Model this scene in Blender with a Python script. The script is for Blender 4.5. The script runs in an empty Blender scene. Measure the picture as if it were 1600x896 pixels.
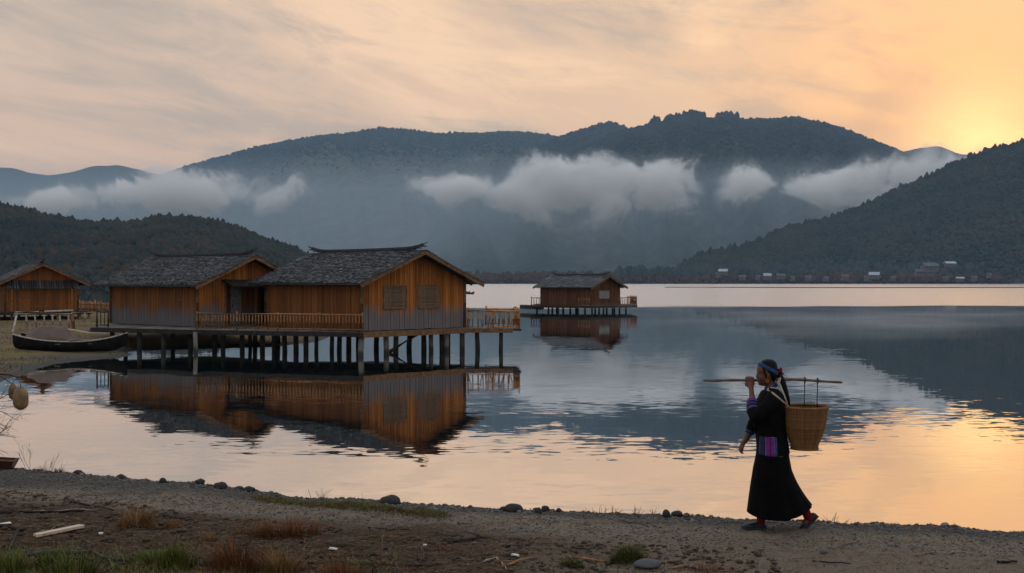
import bpy, math, random
import numpy as np
from mathutils import Vector, Matrix, noise as mnoise
random.seed(7); rng = np.random.default_rng(7)
S = bpy.context.scene; COL = S.collection
F = 1778.0; HOR = 440.0; CH = 3.2          # focal length in photo pixels, horizon row, eye height over the water
R = math.radians

def at(px, Y, z=0.0): return Vector(((px-800)/F*Y, Y, z))          # point on the viewing ray of a column at distance Y
def zat(py, Y): return CH-(py-HOR)/F*Y
def onwater(px, py, z=0.0):
    Y = (CH-z)*F/(py-HOR); return Vector(((px-800)/F*Y, Y, z))

# ------------------------------------------------------------------ node helper
class NT:
    def __init__(s, tree): s.t = tree; s.n = tree.nodes; s.l = tree.links
    def new(s, kind, **kw):
        nd = s.n.new(kind)
        for k, v in kw.items(): setattr(nd, k, v)
        return nd
    def put(s, sock, v):
        if isinstance(v, bpy.types.NodeSocket): s.l.new(v, sock)
        elif v is not None:
            if hasattr(sock.default_value, '__len__') and not hasattr(v, '__len__'): v = (v,)*len(sock.default_value)
            if hasattr(sock.default_value, '__len__') and len(sock.default_value) == 4 and len(v) == 3: v = (*v, 1)
            sock.default_value = v
    def m(s, op, a, b=None, c=None, clamp=False):
        nd = s.new('ShaderNodeMath', operation=op, use_clamp=clamp)
        s.put(nd.inputs[0], a)
        if b is not None: s.put(nd.inputs[1], b)
        if c is not None: s.put(nd.inputs[2], c)
        return nd.outputs[0]
    def v(s, op, a, b=None, scale=None):
        nd = s.new('ShaderNodeVectorMath', operation=op)
        s.put(nd.inputs[0], a)
        if b is not None: s.put(nd.inputs[1], b)
        if scale is not None: s.put(nd.inputs['Scale'], scale)
        return nd.outputs['Value'] if op in ('DOT_PRODUCT', 'LENGTH', 'DISTANCE') else nd.outputs[0]
    def mix(s, f, a, b, mode='MIX'):
        nd = s.new('ShaderNodeMix', data_type='RGBA', blend_type=mode)
        s.put(nd.inputs[0], f); s.put(nd.inputs[6], a); s.put(nd.inputs[7], b)
        return nd.outputs[2]
    def ss(s, x, a, b, lo=0.0, hi=1.0):
        nd = s.new('ShaderNodeMapRange', interpolation_type='SMOOTHSTEP')
        s.put(nd.inputs[0], x); s.put(nd.inputs[1], a); s.put(nd.inputs[2], b); s.put(nd.inputs[3], lo); s.put(nd.inputs[4], hi)
        return nd.outputs[0]
    def noise(s, vec, scale, detail=3, rough=.55, dist=0, col=False):
        nd = s.new('ShaderNodeTexNoise'); s.put(nd.inputs['Vector'], vec); s.put(nd.inputs['Scale'], scale)
        s.put(nd.inputs['Detail'], detail); s.put(nd.inputs['Roughness'], rough); s.put(nd.inputs['Distortion'], dist)
        return nd.outputs['Color' if col else 'Fac']
    def xyz(s, vec):
        nd = s.new('ShaderNodeSeparateXYZ'); s.put(nd.inputs[0], vec); return nd.outputs
    def comb(s, x, y, z):
        nd = s.new('ShaderNodeCombineXYZ'); s.put(nd.inputs[0], x); s.put(nd.inputs[1], y); s.put(nd.inputs[2], z); return nd.outputs[0]
    def ramp(s, f, stops):
        nd = s.new('ShaderNodeValToRGB'); cr = nd.color_ramp
        while len(cr.elements) < len(stops): cr.elements.new(.5)
        for e, (p, c) in zip(cr.elements, stops): e.position = p; e.color = (*c, 1)
        s.put(nd.inputs[0], f); return nd.outputs[0]

def material(name):
    m = bpy.data.materials.new(name); m.use_nodes = True
    t = NT(m.node_tree); b = t.n['Principled BSDF']
    return m, t, b

def bump(t, b, h, strength=.4, dist=.01):
    nd = t.new('ShaderNodeBump'); t.put(nd.inputs['Strength'], strength); t.put(nd.inputs['Distance'], dist); t.put(nd.inputs['Height'], h)
    t.l.new(nd.outputs[0], b.inputs['Normal'])

def simple(name, col, rough=.7, var=.25, scale=8, spec=.3, island=0.0, bumpd=0.0, metallic=0, stretch=None):
    m, t, b = material(name)
    tc = t.new('ShaderNodeTexCoord').outputs['Object']
    if stretch: tc = t.v('MULTIPLY', tc, stretch)
    n = t.noise(tc, scale, 4)
    f = t.ss(n, .3, .7, 1-var, 1+var)
    if island:
        g = t.new('ShaderNodeNewGeometry').outputs['Random Per Island']
        f = t.m('MULTIPLY', f, t.m('MULTIPLY_ADD', g, 2*island, 1-island))
    c = t.v('MULTIPLY', (*col,), t.comb(f, f, f))
    t.put(b.inputs['Base Color'], c); b.inputs['Roughness'].default_value = rough
    b.inputs['Specular IOR Level'].default_value = spec; b.inputs['Metallic'].default_value = metallic
    if bumpd: bump(t, b, n, .6, bumpd)
    return m

# ------------------------------------------------------------------ mesh builder
def frame_for(d):
    d = d.normalized(); up = Vector((0, 0, 1)) if abs(d.z) < .9 else Vector((0, 1, 0))
    x = d.cross(up).normalized(); y = x.cross(d).normalized(); return x, y

class MB:
    def __init__(s): s.v = []; s.f = []; s.mi = []
    def add(s, vs, fs, mi=0):
        b = len(s.v); s.v.extend(tuple(p) for p in vs)
        for f in fs: s.f.append(tuple(i+b for i in f)); s.mi.append(mi)
    def box(s, c, size, rot=None, mi=0, jit=0):
        hx, hy, hz = (q/2 for q in size)
        vs = [Vector((x, y, z)) for x in (-hx, hx) for y in (-hy, hy) for z in (-hz, hz)]
        if jit: vs = [p+Vector([random.uniform(-jit, jit) for _ in range(3)]) for p in vs]
        if rot is not None: vs = [rot @ p for p in vs]
        c = Vector(c); vs = [p+c for p in vs]
        s.add(vs, [(0,1,3,2),(4,6,7,5),(0,4,5,1),(2,3,7,6),(0,2,6,4),(1,5,7,3)], mi)
    def beam(s, a, b, w, h, mi=0, up=None):           # box from a to b, w across, h up
        a = Vector(a); b = Vector(b); d = (b-a).normalized(); u = Vector(up) if up else Vector((0,0,1))
        if abs(d.dot(u)) > .98: u = Vector((0,1,0))
        x = d.cross(u).normalized()*w/2; y = x.cross(d).normalized()*h/2
        vs = [a-x-y, a+x-y, a+x+y, a-x+y, b-x-y, b+x-y, b+x+y, b-x+y]
        s.add(vs, [(3,2,1,0),(4,5,6,7),(0,1,5,4),(1,2,6,5),(2,3,7,6),(3,0,4,7)], mi)
    def tube(s, pts, rad, n=8, mi=0, cap=True, flat=1.0):
        pts = [Vector(p) for p in pts]
        if not hasattr(rad, '__len__'): rad = [rad]*len(pts)
        vs = []; x = y = None
        for i, p in enumerate(pts):
            d = (pts[min(i+1, len(pts)-1)]-pts[max(i-1, 0)]).normalized()
            if x is None: x, y = frame_for(d)
            else:
                x = (x-d*x.dot(d)).normalized(); y = d.cross(x).normalized()
            for k in range(n):
                a = 2*math.pi*k/n; vs.append(p+x*math.cos(a)*rad[i]+y*math.sin(a)*rad[i]*flat)
        fs = [(i*n+k, i*n+(k+1)%n, (i+1)*n+(k+1)%n, (i+1)*n+k) for i in range(len(pts)-1) for k in range(n)]
        if cap: fs += [tuple(range(n))[::-1], tuple((len(pts)-1)*n+k for k in range(n))]
        s.add(vs, fs, mi)
    def rings(s, rings, mi=0, cap=True, closed=True):
        n = len(rings[0]); vs = [p for r in rings for p in r]
        kk = n if closed else n-1
        fs = [(i*n+k, i*n+(k+1)%n, (i+1)*n+(k+1)%n, (i+1)*n+k) for i in range(len(rings)-1) for k in range(kk)]
        if cap: fs += [tuple(range(n))[::-1], tuple((len(rings)-1)*n+k for k in range(n))]
        s.add(vs, fs, mi)
    def ball(s, c, r, nu=16, nv=10, rot=None, mi=0, jit=0):
        if not hasattr(r, '__len__'): r = (r, r, r)
        c = Vector(c); vs = []; 
        for j in range(1, nv):
            p = math.pi*j/nv
            for i in range(nu):
                a = 2*math.pi*i/nu; q = Vector((r[0]*math.sin(p)*math.cos(a), r[1]*math.sin(p)*math.sin(a), r[2]*math.cos(p)))
                if jit: q *= 1+random.uniform(-jit, jit)
                vs.append(c+(rot @ q if rot is not None else q))
        t = Vector((0, 0, r[2])); t = rot @ t if rot is not None else t
        vs += [c+t, c-t]; T = len(vs)-2
        fs = [(j*nu+i, (j+1)*nu+i, (j+1)*nu+(i+1)%nu, j*nu+(i+1)%nu) for j in range(nv-2) for i in range(nu)]
        fs += [(T, i, (i+1)%nu) for i in range(nu)] + [(T+1, (nv-2)*nu+(i+1)%nu, (nv-2)*nu+i) for i in range(nu)]
        s.add(vs, fs, mi)
    def build(s, name, mat, parent=None, smooth=False, world=False):
        me = bpy.data.meshes.new(name)
        vs = s.v
        if world and parent is not None:
            L = parent.location; vs = [(p[0]-L.x, p[1]-L.y, p[2]-L.z) for p in vs]
        me.from_pydata(vs, [], s.f)
        mats = mat if isinstance(mat, (list, tuple)) else [mat]
        for m in mats: me.materials.append(m)
        if len(mats) > 1: me.polygons.foreach_set('material_index', s.mi)
        if smooth: me.polygons.foreach_set('use_smooth', [True]*len(me.polygons))
        me.update(); o = bpy.data.objects.new(name, me); COL.objects.link(o)
        if parent is not None: o.parent = parent
        return o

def np_mesh(name, V, Fq, mat, smooth=True, parent=None):
    V = np.asarray(V, np.float32); Fq = np.asarray(Fq, np.int32); k = Fq.shape[1]
    me = bpy.data.meshes.new(name)
    me.vertices.add(len(V)); me.vertices.foreach_set('co', V.ravel())
    me.loops.add(Fq.size); me.loops.foreach_set('vertex_index', Fq.ravel())
    me.polygons.add(len(Fq)); me.polygons.foreach_set('loop_start', np.arange(0, Fq.size, k, dtype=np.int32))
    me.polygons.foreach_set('loop_total', np.full(len(Fq), k, np.int32))
    if smooth: me.polygons.foreach_set('use_smooth', np.ones(len(Fq), bool))
    me.update(calc_edges=True); me.materials.append(mat)
    o = bpy.data.objects.new(name, me); COL.objects.link(o); o.parent = parent
    return o

def tag(o, label=None, cat=None, group=None, kind=None):
    if label: o['label'] = label
    if cat: o['category'] = cat
    if group: o['group'] = group
    if kind: o['kind'] = kind
    return o
def empty(name, loc, rz=0, label=None, cat=None, group=None):
    o = bpy.data.objects.new(name, None); COL.objects.link(o); o.location = loc; o.rotation_euler = (0, 0, rz)
    o.empty_display_size = .2
    return tag(o, label, cat, group)
def copy_tree(o, parent=None):
    c = o.copy(); COL.objects.link(c)
    if parent is not None: c.parent = parent
    for ch in list(o.children): copy_tree(ch, c)
    return c

# value noise on arrays
_perm = rng.random((256, 256))
def vn(x, y):
    xi = np.floor(x).astype(int); yi = np.floor(y).astype(int); fx = x-xi; fy = y-yi
    fx = fx*fx*(3-2*fx); fy = fy*fy*(3-2*fy)
    a = _perm[xi % 256, yi % 256]; b = _perm[(xi+1) % 256, yi % 256]; c = _perm[xi % 256, (yi+1) % 256]; d = _perm[(xi+1) % 256, (yi+1) % 256]
    return (a*(1-fx)+b*fx)*(1-fy)+(c*(1-fx)+d*fx)*fy
def fbm(x, y, oct=5, gain=.5):
    s = 0; a = 1; t = 0
    for i in range(oct):
        s = s+a*vn(x*2**i+17*i, y*2**i+31*i); t += a; a *= gain
    return s/t*2-1
def sstep(x, a, b):
    t = np.clip((x-a)/(b-a), 0, 1); return t*t*(3-2*t)
# ------------------------------------------------------------------ camera, world, light
cam = bpy.data.cameras.new('camera'); co = bpy.data.objects.new('camera', cam); COL.objects.link(co)
cam.sensor_width = 36; cam.lens = 36*F/1600; cam.clip_end = 60000; cam.clip_start = .1
co.location = (0, 0, CH); co.rotation_euler = (R(90)-math.atan(8/F), 0, 0); S.camera = co

SUN_AZ = R(23.0); SUN_EL = R(5.2)                 # azimuth clockwise from +Y (the view direction)
SD = Vector((math.sin(SUN_AZ)*math.cos(SUN_EL), math.cos(SUN_AZ)*math.cos(SUN_EL), math.sin(SUN_EL)))
w = bpy.data.worlds.new('World'); S.world = w; w.use_nodes = True
t = NT(w.node_tree); bg = t.n['Background']
D = t.new('ShaderNodeTexCoord').outputs['Generated']
X, Yv, Z = t.xyz(D)[:3]
sky = t.new('ShaderNodeTexSky', sky_type='NISHITA', sun_disc=False)
sky.sun_elevation = SUN_EL; sky.sun_rotation = SUN_AZ; sky.air_density = 1.2; sky.dust_density = 2.0; sky.altitude = 2600
nish = t.v('SCALE', sky.outputs[0], scale=.10)
zc = t.m('MAXIMUM', Z, 0.0)
GD = (math.sin(R(22.3))*math.cos(R(5.5)), math.cos(R(22.3))*math.cos(R(5.5)), math.sin(R(5.5)))   # brightest part of the veil, a little above the hidden sun
cs = t.v('DOT_PRODUCT', D, GD)
ang = t.m('ARCCOSINE', t.m('MINIMUM', cs, .99999))            # radians from the sun
# cloud deck seen in perspective
den = t.m('ADD', zc, .09)
cu = t.m('DIVIDE', X, den); cv = t.m('DIVIDE', Yv, den)
P = t.comb(t.m('SUBTRACT', t.m('MULTIPLY', cu, .92*1.15), t.m('MULTIPLY', cv, .39*1.15)), t.m('ADD', t.m('MULTIPLY', cu, .39*.42), t.m('MULTIPLY', cv, .92*.42)), 3.7)   # streaks run towards the sunset
az = t.m('ARCTAN2', X, Yv); el = t.m('ARCSINE', Z)
Pb = t.comb(t.m('MULTIPLY', az, 3.0), t.m('MULTIPLY_ADD', el, 11.5, t.m('MULTIPLY', az, 2.0)), 1.7)        # long banks low over the horizon
nb1 = t.noise(Pb, .9, 8, .60, .6); nb2 = t.noise(t.v('ADD', Pb, (4.1, 9.2, 3)), 2.3, 9, .68, .9)
n1 = t.m('ADD', t.m('MULTIPLY', t.noise(P, 1.1, 7, .55, .45), .25), t.m('MULTIPLY', nb1, .75))
n2 = t.m('ADD', t.m('MULTIPLY', t.noise(t.v('ADD', P, (7.3, 2.1, 0)), 2.6, 9, .66, .8), .4), t.m('MULTIPLY', nb2, .6))
n3 = t.m('ADD', t.m('MULTIPLY', t.noise(t.v('ADD', P, (1.3, 9.1, 0)), .5, 4, .5, .2), .4), t.m('MULTIPLY', t.noise(t.v('ADD', Pb, (11.7, 3.3, 0)), .6, 5, .5, .3), .6))
warm = t.ss(ang, 0.02, .80, 1, 0)
glow = t.m('POWER', t.ss(ang, 0.0, .40, 1, 0), 2.1)
core = t.m('POWER', t.ss(ang, 0.0, .105, 1, 0), 1.5)
# background veil colour: pinkish low on the left, peach towards the sun, grey higher up and overhead
low = t.ss(zc, .03, .30, 1, 0)
veil = t.mix(low, (.67, .53, .405), (.90, .56, .36))
veil = t.mix(warm, veil, (1.0, .62, .345))
veil = t.mix(glow, veil, (1.50, .72, .20))
# brighter parts and darker cloud streaks
lit = t.ss(t.m('ADD', t.m('MULTIPLY', n1, .62), t.m('MULTIPLY', n2, .38)), .49, .585)
brightc = t.mix(warm, (.98, .66, .44), (1.30, .82, .43))
brightc = t.mix(glow, brightc, (1.90, 1.00, .28))
c = t.mix(t.m('MULTIPLY', lit, .85), veil, brightc)
darkf = t.m('MULTIPLY', t.ss(t.m('ADD', t.m('MULTIPLY', n3, .6), t.m('MULTIPLY', n2, .4)), .475, .575), t.m('MULTIPLY_ADD', low, -.20, .95))
darkc = t.mix(warm, (.48, .39, .32), (.60, .44, .32))
darkc = t.mix(glow, darkc, (1.0, .50, .20))
c = t.mix(t.m('MULTIPLY', darkf, .95), c, darkc)
c = t.mix(t.m('MULTIPLY', core, t.ss(n2, .38, .60, .55, 1)), c, (2.3, 1.40, .45))
# towards the zenith and behind the viewer the deck is cool and blue grey
high = t.ss(zc, .24, .62)
back = t.ss(Yv, .45, -.35)
cool = t.m('MAXIMUM', high, t.m('MULTIPLY', back, .85))
n4 = t.noise(D, 3.0, 4)
coolc = t.mix(n4, (.54, .60, .70), (.70, .71, .74))
coolc = t.v('ADD', t.v('SCALE', nish, scale=.35), coolc); coolc = t.v('SCALE', coolc, scale=t.m('MULTIPLY_ADD', back, -.36, 1.08))
c = t.mix(cool, c, coolc)
c = t.v('ADD', c, t.v('SCALE', nish, scale=.04))
t.l.new(c, bg.inputs[0]); bg.inputs[1].default_value = 1.07
sun = bpy.data.lights.new('sun', 'SUN'); sun.energy = .9; sun.angle = R(1.5); sun.color = (1, .62, .32)
so = bpy.data.objects.new('sun', sun); COL.objects.link(so); so.rotation_euler = SD.to_track_quat('Z', 'Y').to_euler()

S.view_settings.view_transform = 'Standard'; S.view_settings.look = 'None'; S.view_settings.exposure = 0; S.view_settings.gamma = 1
S.view_settings.use_curve_mapping = False
S.render.engine = 'CYCLES'; cy = S.cycles
cy.use_denoising = True; cy.denoiser = 'OPENIMAGEDENOISE'; cy.denoising_input_passes = 'RGB_ALBEDO_NORMAL'
cy.max_bounces = 7; cy.diffuse_bounces = 3; cy.glossy_bounces = 4; cy.transparent_max_bounces = 8; cy.volume_bounces = 6
cy.use_adaptive_sampling = True; cy.adaptive_threshold = .015; cy.volume_step_rate = 1.0; cy.volume_max_steps = 64
cy.sample_clamp_indirect = 6; cy.caustics_reflective = False; cy.caustics_refractive = False

# ------------------------------------------------------------------ mountains
def hill_mat(name, c1, c2, c3, s=.01):
    m, t, b = material(name)
    g = t.new('ShaderNodeNewGeometry').outputs['Position']
    a = t.noise(g, s, 6, .6); d = t.noise(g, s*12, 4, .6)
    col = t.mix(t.ss(a, .4, .62), c1, c2); col = t.mix(t.ss(t.noise(t.v('ADD', g, (900, 0, 0)), s*1.7, 5), .52, .68), col, c3)
    f = t.ss(d, .3, .7, .5, 1.5)
    t.put(b.inputs['Base Color'], t.v('MULTIPLY', col, t.comb(f, f, f))); b.inputs['Roughness'].default_value = .95
    b.inputs['Specular IOR Level'].default_value = .05
    bump(t, b, d, 1, .6/s*.02)
    return m
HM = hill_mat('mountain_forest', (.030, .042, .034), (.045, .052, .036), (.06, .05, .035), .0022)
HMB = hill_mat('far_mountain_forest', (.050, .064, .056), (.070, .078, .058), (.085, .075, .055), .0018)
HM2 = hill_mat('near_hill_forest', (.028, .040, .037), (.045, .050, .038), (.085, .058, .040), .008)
def interp(prof, xs):
    p = np.array(prof, float); return np.interp(xs, p[:, 0], p[:, 1])
HILLS = {}
def ridge(prof, D, base, nx=420, ny=90, spur=.10, seed=0, mat=HM, back=.4, power=1.15, rough=1.2, basez=-1.0):
    p = np.array(prof, float); xs = np.linspace(p[0, 0], p[-1, 0], nx)
    Dc = np.interp(xs, p[:, 0], p[:, 2]) if p.shape[1] > 2 else np.full(nx, D)
    Bc = np.interp(xs, p[:, 0], p[:, 3]) if p.shape[1] > 3 else np.full(nx, base)
    y = np.interp(xs, p[:, 0], p[:, 1])
    y = y+fbm(xs/34+seed, xs*0+seed, 5, .55)*rough*1.6
    H = np.maximum(CH-(y-HOR)/F*Dc, 0.5)
    ts = np.concatenate([np.linspace(0, 1, ny), 1+np.linspace(.05, 1, ny//3)])
    T, XS = np.meshgrid(ts, xs, indexing='ij')
    depth = np.where(T <= 1, Bc+(Dc-Bc)*T, Dc+(T-1)*Dc*back)
    u = (XS-800)/F
    n = fbm(u*D/(D*.085)+seed, T*1.4+seed*3, 5, .52)
    ns = 1-np.abs(fbm(u*D/(D*.05)+seed*7+T*.6, T*.5+seed, 4, .5))*2
    hf = np.where(T <= 1, np.clip(T, 0, 1)**power, np.clip(2-T, 0, 1)**1.2)
    env = np.sin(np.pi*np.clip(T, 0, 1))*np.where(T <= 1, 1, 0)
    h = H[None, :]*(hf+env*spur*(ns*.6+n*.6))
    h = np.minimum(h, np.where(T < 1, (H[None, :]-CH)*depth/Dc*(1-.02*(1-T))+CH, 1e9)); h = np.maximum(h, basez*(1-np.clip(T*20, 0, 1))+0*h) if False else h
    h = h+np.where(T <= 0, basez, 0)
    V = np.stack([u*depth, depth, h], -1).reshape(-1, 3)
    i, j = np.meshgrid(np.arange(len(ts)-1), np.arange(nx-1), indexing='ij'); a = i*nx+j
    Q = np.stack([a, a+1, a+nx+1, a+nx], -1).reshape(-1, 4)
    o = np_mesh('hills', V, Q, mat); tag(o, kind='structure')
    return dict(V=V.reshape(len(ts), nx, 3), ts=ts, xs=xs, ny=ny)
ridge([(-900,262),(-400,262),(-100,262),(0,262),(20,262),(45,270),(75,275),(110,270),(150,260),(180,258),(212,265),(240,272),(300,290),(420,320),(600,350)], 7400, 5600, 300, 50, seed=1)
ridge([(1200,300),(1360,262),(1410,237),(1440,231),(1470,229),(1500,240),(1530,243),(1560,250),(1700,262),(2200,250)], 6600, 5400, 200, 40, seed=2, rough=1.6)
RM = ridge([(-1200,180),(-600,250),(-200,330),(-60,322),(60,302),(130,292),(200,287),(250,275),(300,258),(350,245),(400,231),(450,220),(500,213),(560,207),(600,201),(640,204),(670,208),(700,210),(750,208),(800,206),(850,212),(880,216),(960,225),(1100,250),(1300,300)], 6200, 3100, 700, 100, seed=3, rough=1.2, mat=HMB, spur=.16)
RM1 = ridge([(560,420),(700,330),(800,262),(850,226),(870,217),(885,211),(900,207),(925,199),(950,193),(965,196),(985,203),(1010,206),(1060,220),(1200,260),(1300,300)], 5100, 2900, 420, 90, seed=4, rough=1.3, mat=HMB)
RM2 = ridge([(620,400),(700,330),(780,284),(850,258),(910,233),(960,209),(985,204),(1000,200),(1020,194),(1035,192),(1050,188),(1080,181),(1100,186),(1115,189),(1130,184),(1150,185),(1165,189),(1200,188),(1240,186),(1265,190),(1290,195),(1330,207),(1380,227),(1420,245),(1460,262),(1500,282),(1560,320),(1700,380),(2300,420)], 3900, 2450, 800, 140, seed=5, rough=1.3, spur=.30)
ridge([(380,440),(520,425),(620,402),(680,380),(760,352),(830,342),(900,347),(1000,358),(1080,372),(1140,395),(1250,430)], 3150, 2600, 300, 50, seed=6)
RR = ridge([(1045,436,1760,1640),(1060,424,1780,1620),(1090,404,1800,1600),(1130,398,1850,1580),(1180,384,1900,1560),(1220,364,1950,1540),(1280,349,2000,1530),(1350,325,2050,1520),(1400,300,2080,1520),(1450,279,2100,1520),(1500,255,2100,1520),(1540,240,2100,1510),(1570,232,2100,1500),(1600,223,2100,1480),(1700,180,2100,1450),(1900,150,2100,1350),(2500,190,1900,1100)], 2100, 1520, 500, 110, seed=8, mat=HM2, rough=1.0, spur=.05, power=.95, back=.5)
RL = ridge([(-1400,250,700,420),(-500,255,820,520),(-200,290,860,560),(-60,314,880,590),(0,326,900,600),(50,337,900,600),(100,348,900,600),(150,355,900,600),(200,353,900,600),(250,346,900,600),(300,347,900,600),(350,355,900,610),(380,365,900,620),(420,381,900,640),(470,400,900,680),(500,415,900,740),(540,430,920,800),(572,442,940,860)], 900, 600, 500, 110, seed=9, mat=HM2, rough=1.0, spur=.05, power=.8, back=.5)
# low far shore
FS = ridge([(-500,436),(300,436),(640,436),(725,433),(760,435),(840,434),(930,435),(1000,432),(1030,431),(1060,433),(1200,428),(1400,424),(1600,424),(2400,420)], 1640, 1500, 500, 14, seed=10, mat=HM2, rough=.7, spur=.0, power=.6, back=.5)
# the valley floor beyond the far shore
o = MB(); o.add([(-7400,1560,.2),(7400,1560,.2),(7400,10200,4),(-7400,10200,4)], [(0,1,2,3)]); tag(o.build('land', HM), kind='structure')

# ------------------------------------------------------------------ woods on the slopes (crowns as displaced low cones and domes)
def crowns(name, hd, n, size, tmin, tmax, xr, mat, tall=1.5, pw=1.0, label=None):
    V = hd['V']; ts = hd['ts']; xs = hd['xs']
    ti = rng.uniform(0, 1, n)**pw*(tmax-tmin)+tmin; xv = rng.uniform(xr[0], xr[1], n)
    fi = np.interp(ti, ts, np.arange(len(ts))); fj = np.interp(xv, xs, np.arange(len(xs)))
    i0 = np.minimum(fi.astype(int), len(ts)-2); j0 = np.minimum(fj.astype(int), len(xs)-2); a = (fi-i0)[:, None]; b = (fj-j0)[:, None]
    P = (V[i0, j0]*(1-a)+V[i0+1, j0]*a)*(1-b)+(V[i0, j0+1]*(1-a)+V[i0+1, j0+1]*a)*b
    sz = size*rng.uniform(.35, 1.0, n)*rng.choice([1, 1, 1.25, 1.7], n); tl = tall*rng.uniform(.7, 1.35, n)
    k = 6; prof = [(.28, .0), (.62, .25), (.55, .62), (.24, .92)]
    ang = np.arange(k)/k*2*np.pi; rings = []
    ph = rng.uniform(0, 6.28, n)
    for (rr, zz) in prof:
        r = sz[:, None]*rr*rng.uniform(.65, 1.3, (n, k)); aa = ang[None, :]+ph[:, None]
        x = P[:, 0:1]+r*np.cos(aa); y = P[:, 1:2]+r*np.sin(aa); z = P[:, 2:3]+(sz*tl*zz)[:, None]+sz[:, None]*rng.uniform(-.09, .09, (n, k))-.2
        rings.append(np.stack([x, y, z], -1))
    top = np.concatenate([P[:, :2]+rng.normal(0, .08, (n, 2))*sz[:, None], (P[:, 2]+sz*tl*1.05)[:, None]], 1)[:, None, :]
    VV = np.concatenate(rings+[top], 1); per = VV.shape[1]
    base = []
    for q in range(len(prof)-1):
        for kk in range(k):
            base.append((q*k+kk, q*k+(kk+1)%k, (q+1)*k+(kk+1)%k)); base.append((q*k+kk, (q+1)*k+(kk+1)%k, (q+1)*k+kk))
    q = len(prof)-1
    for kk in range(k): base.append((q*k+kk, q*k+(kk+1)%k, per-1))
    base = np.array(base)
    FF = (base[None]+np.arange(n)[:, None, None]*per).reshape(-1, 3)
    o = np_mesh(name, VV.reshape(-1, 3), FF, mat, smooth=False)
    return tag(o, label, name.replace('_', ' '), kind='stuff')
def crown_mat(name, c1, c2):
    m, t, b = material(name)
    g = t.new('ShaderNodeNewGeometry'); r = g.outputs['Random Per Island']
    a = t.ss(t.noise(g.outputs['Position'], .014, 5, .6), .3, .7)
    col = t.mix(t.m('MULTIPLY_ADD', a, .8, t.m('MULTIPLY_ADD', r, .5, -.25), clamp=True), c1, c2)
    t.put(b.inputs['Base Color'], col); b.inputs['Roughness'].default_value = .9; b.inputs['Specular IOR Level'].default_value = .05
    return m
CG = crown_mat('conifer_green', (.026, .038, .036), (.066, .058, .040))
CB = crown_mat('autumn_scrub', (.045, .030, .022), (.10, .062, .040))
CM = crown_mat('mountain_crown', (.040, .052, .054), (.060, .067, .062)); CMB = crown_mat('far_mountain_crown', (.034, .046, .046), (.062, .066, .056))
crowns('forest', RL, 30000, 3.1, .0, 1.02, (-300, 570), CG, 1.0, .8, 'dark green wood covering the low rounded hill behind the left huts')
crowns('forest', RL, 12000, 4.6, .0, 1.02, (-1250, -290), CG, 1.1, 1, 'dark wood on the part of the left hill beyond the picture edge')
crowns('forest', RL, 1800, 2.4, .97, 1.01, (-200, 560), CG, 1.5, 1, 'row of dark tree tops along the crest of the left hill')
crowns('forest', RL, 1500, 3.4, .05, .5, (60, 330), CB, .9, 1, 'reddish autumn scrub low on the left hill')
crowns('forest', RR, 34000, 4.6, .0, 1.02, (1050, 1750), CG, .95, .75, 'dark wood covering the steep hill on the right')
crowns('forest', RR, 1800, 4.8, .97, 1.01, (1060, 1750), CG, 1.45, 1, 'dark tree tops along the crest of the right hill')
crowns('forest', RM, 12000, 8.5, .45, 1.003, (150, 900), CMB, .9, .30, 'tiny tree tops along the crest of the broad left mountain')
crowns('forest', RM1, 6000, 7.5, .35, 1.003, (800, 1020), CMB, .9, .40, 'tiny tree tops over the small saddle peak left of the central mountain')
crowns('forest', RM2, 24000, 6.8, .35, 1.003, (800, 1480), CM, .9, .40, 'tiny tree tops along the crest of the central mountain')
def clump(lo, hi, n, hd): return crowns('forest', hd, n*(4 if hd is RM2 else 2), 9.5 if hd is RM2 else 6.5, .988, 1.0, (lo, hi), CM, 1.3, 1, 'clump of larger trees standing up from the mountain crest')
CL = [(1018,1030,22,RM2),(1040,1064,60,RM2),(1066,1100,130,RM2),(1120,1152,90,RM2),(925,966,60,RM1),(822,866,60,RM)]
for i, a in enumerate(CL): clump(*a)['label'] = ['small tuft of trees','low clump of trees','large tall clump of trees','rounded pale clump of trees','line of trees on the saddle','line of trees left of the saddle'][i]+' on the mountain crest'
crowns('shore_scrub', FS, 9000, 5.5, .0, 1.0, (640, 1750), CB, 1.0, 1, 'brown leafless scrub along the far shore of the lake')
crowns('shore_scrub', FS, 2200, 8.0, .3, 1.0, (960, 1700), CM, 1.2, 1, 'taller dark trees among the far shore scrub')

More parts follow.
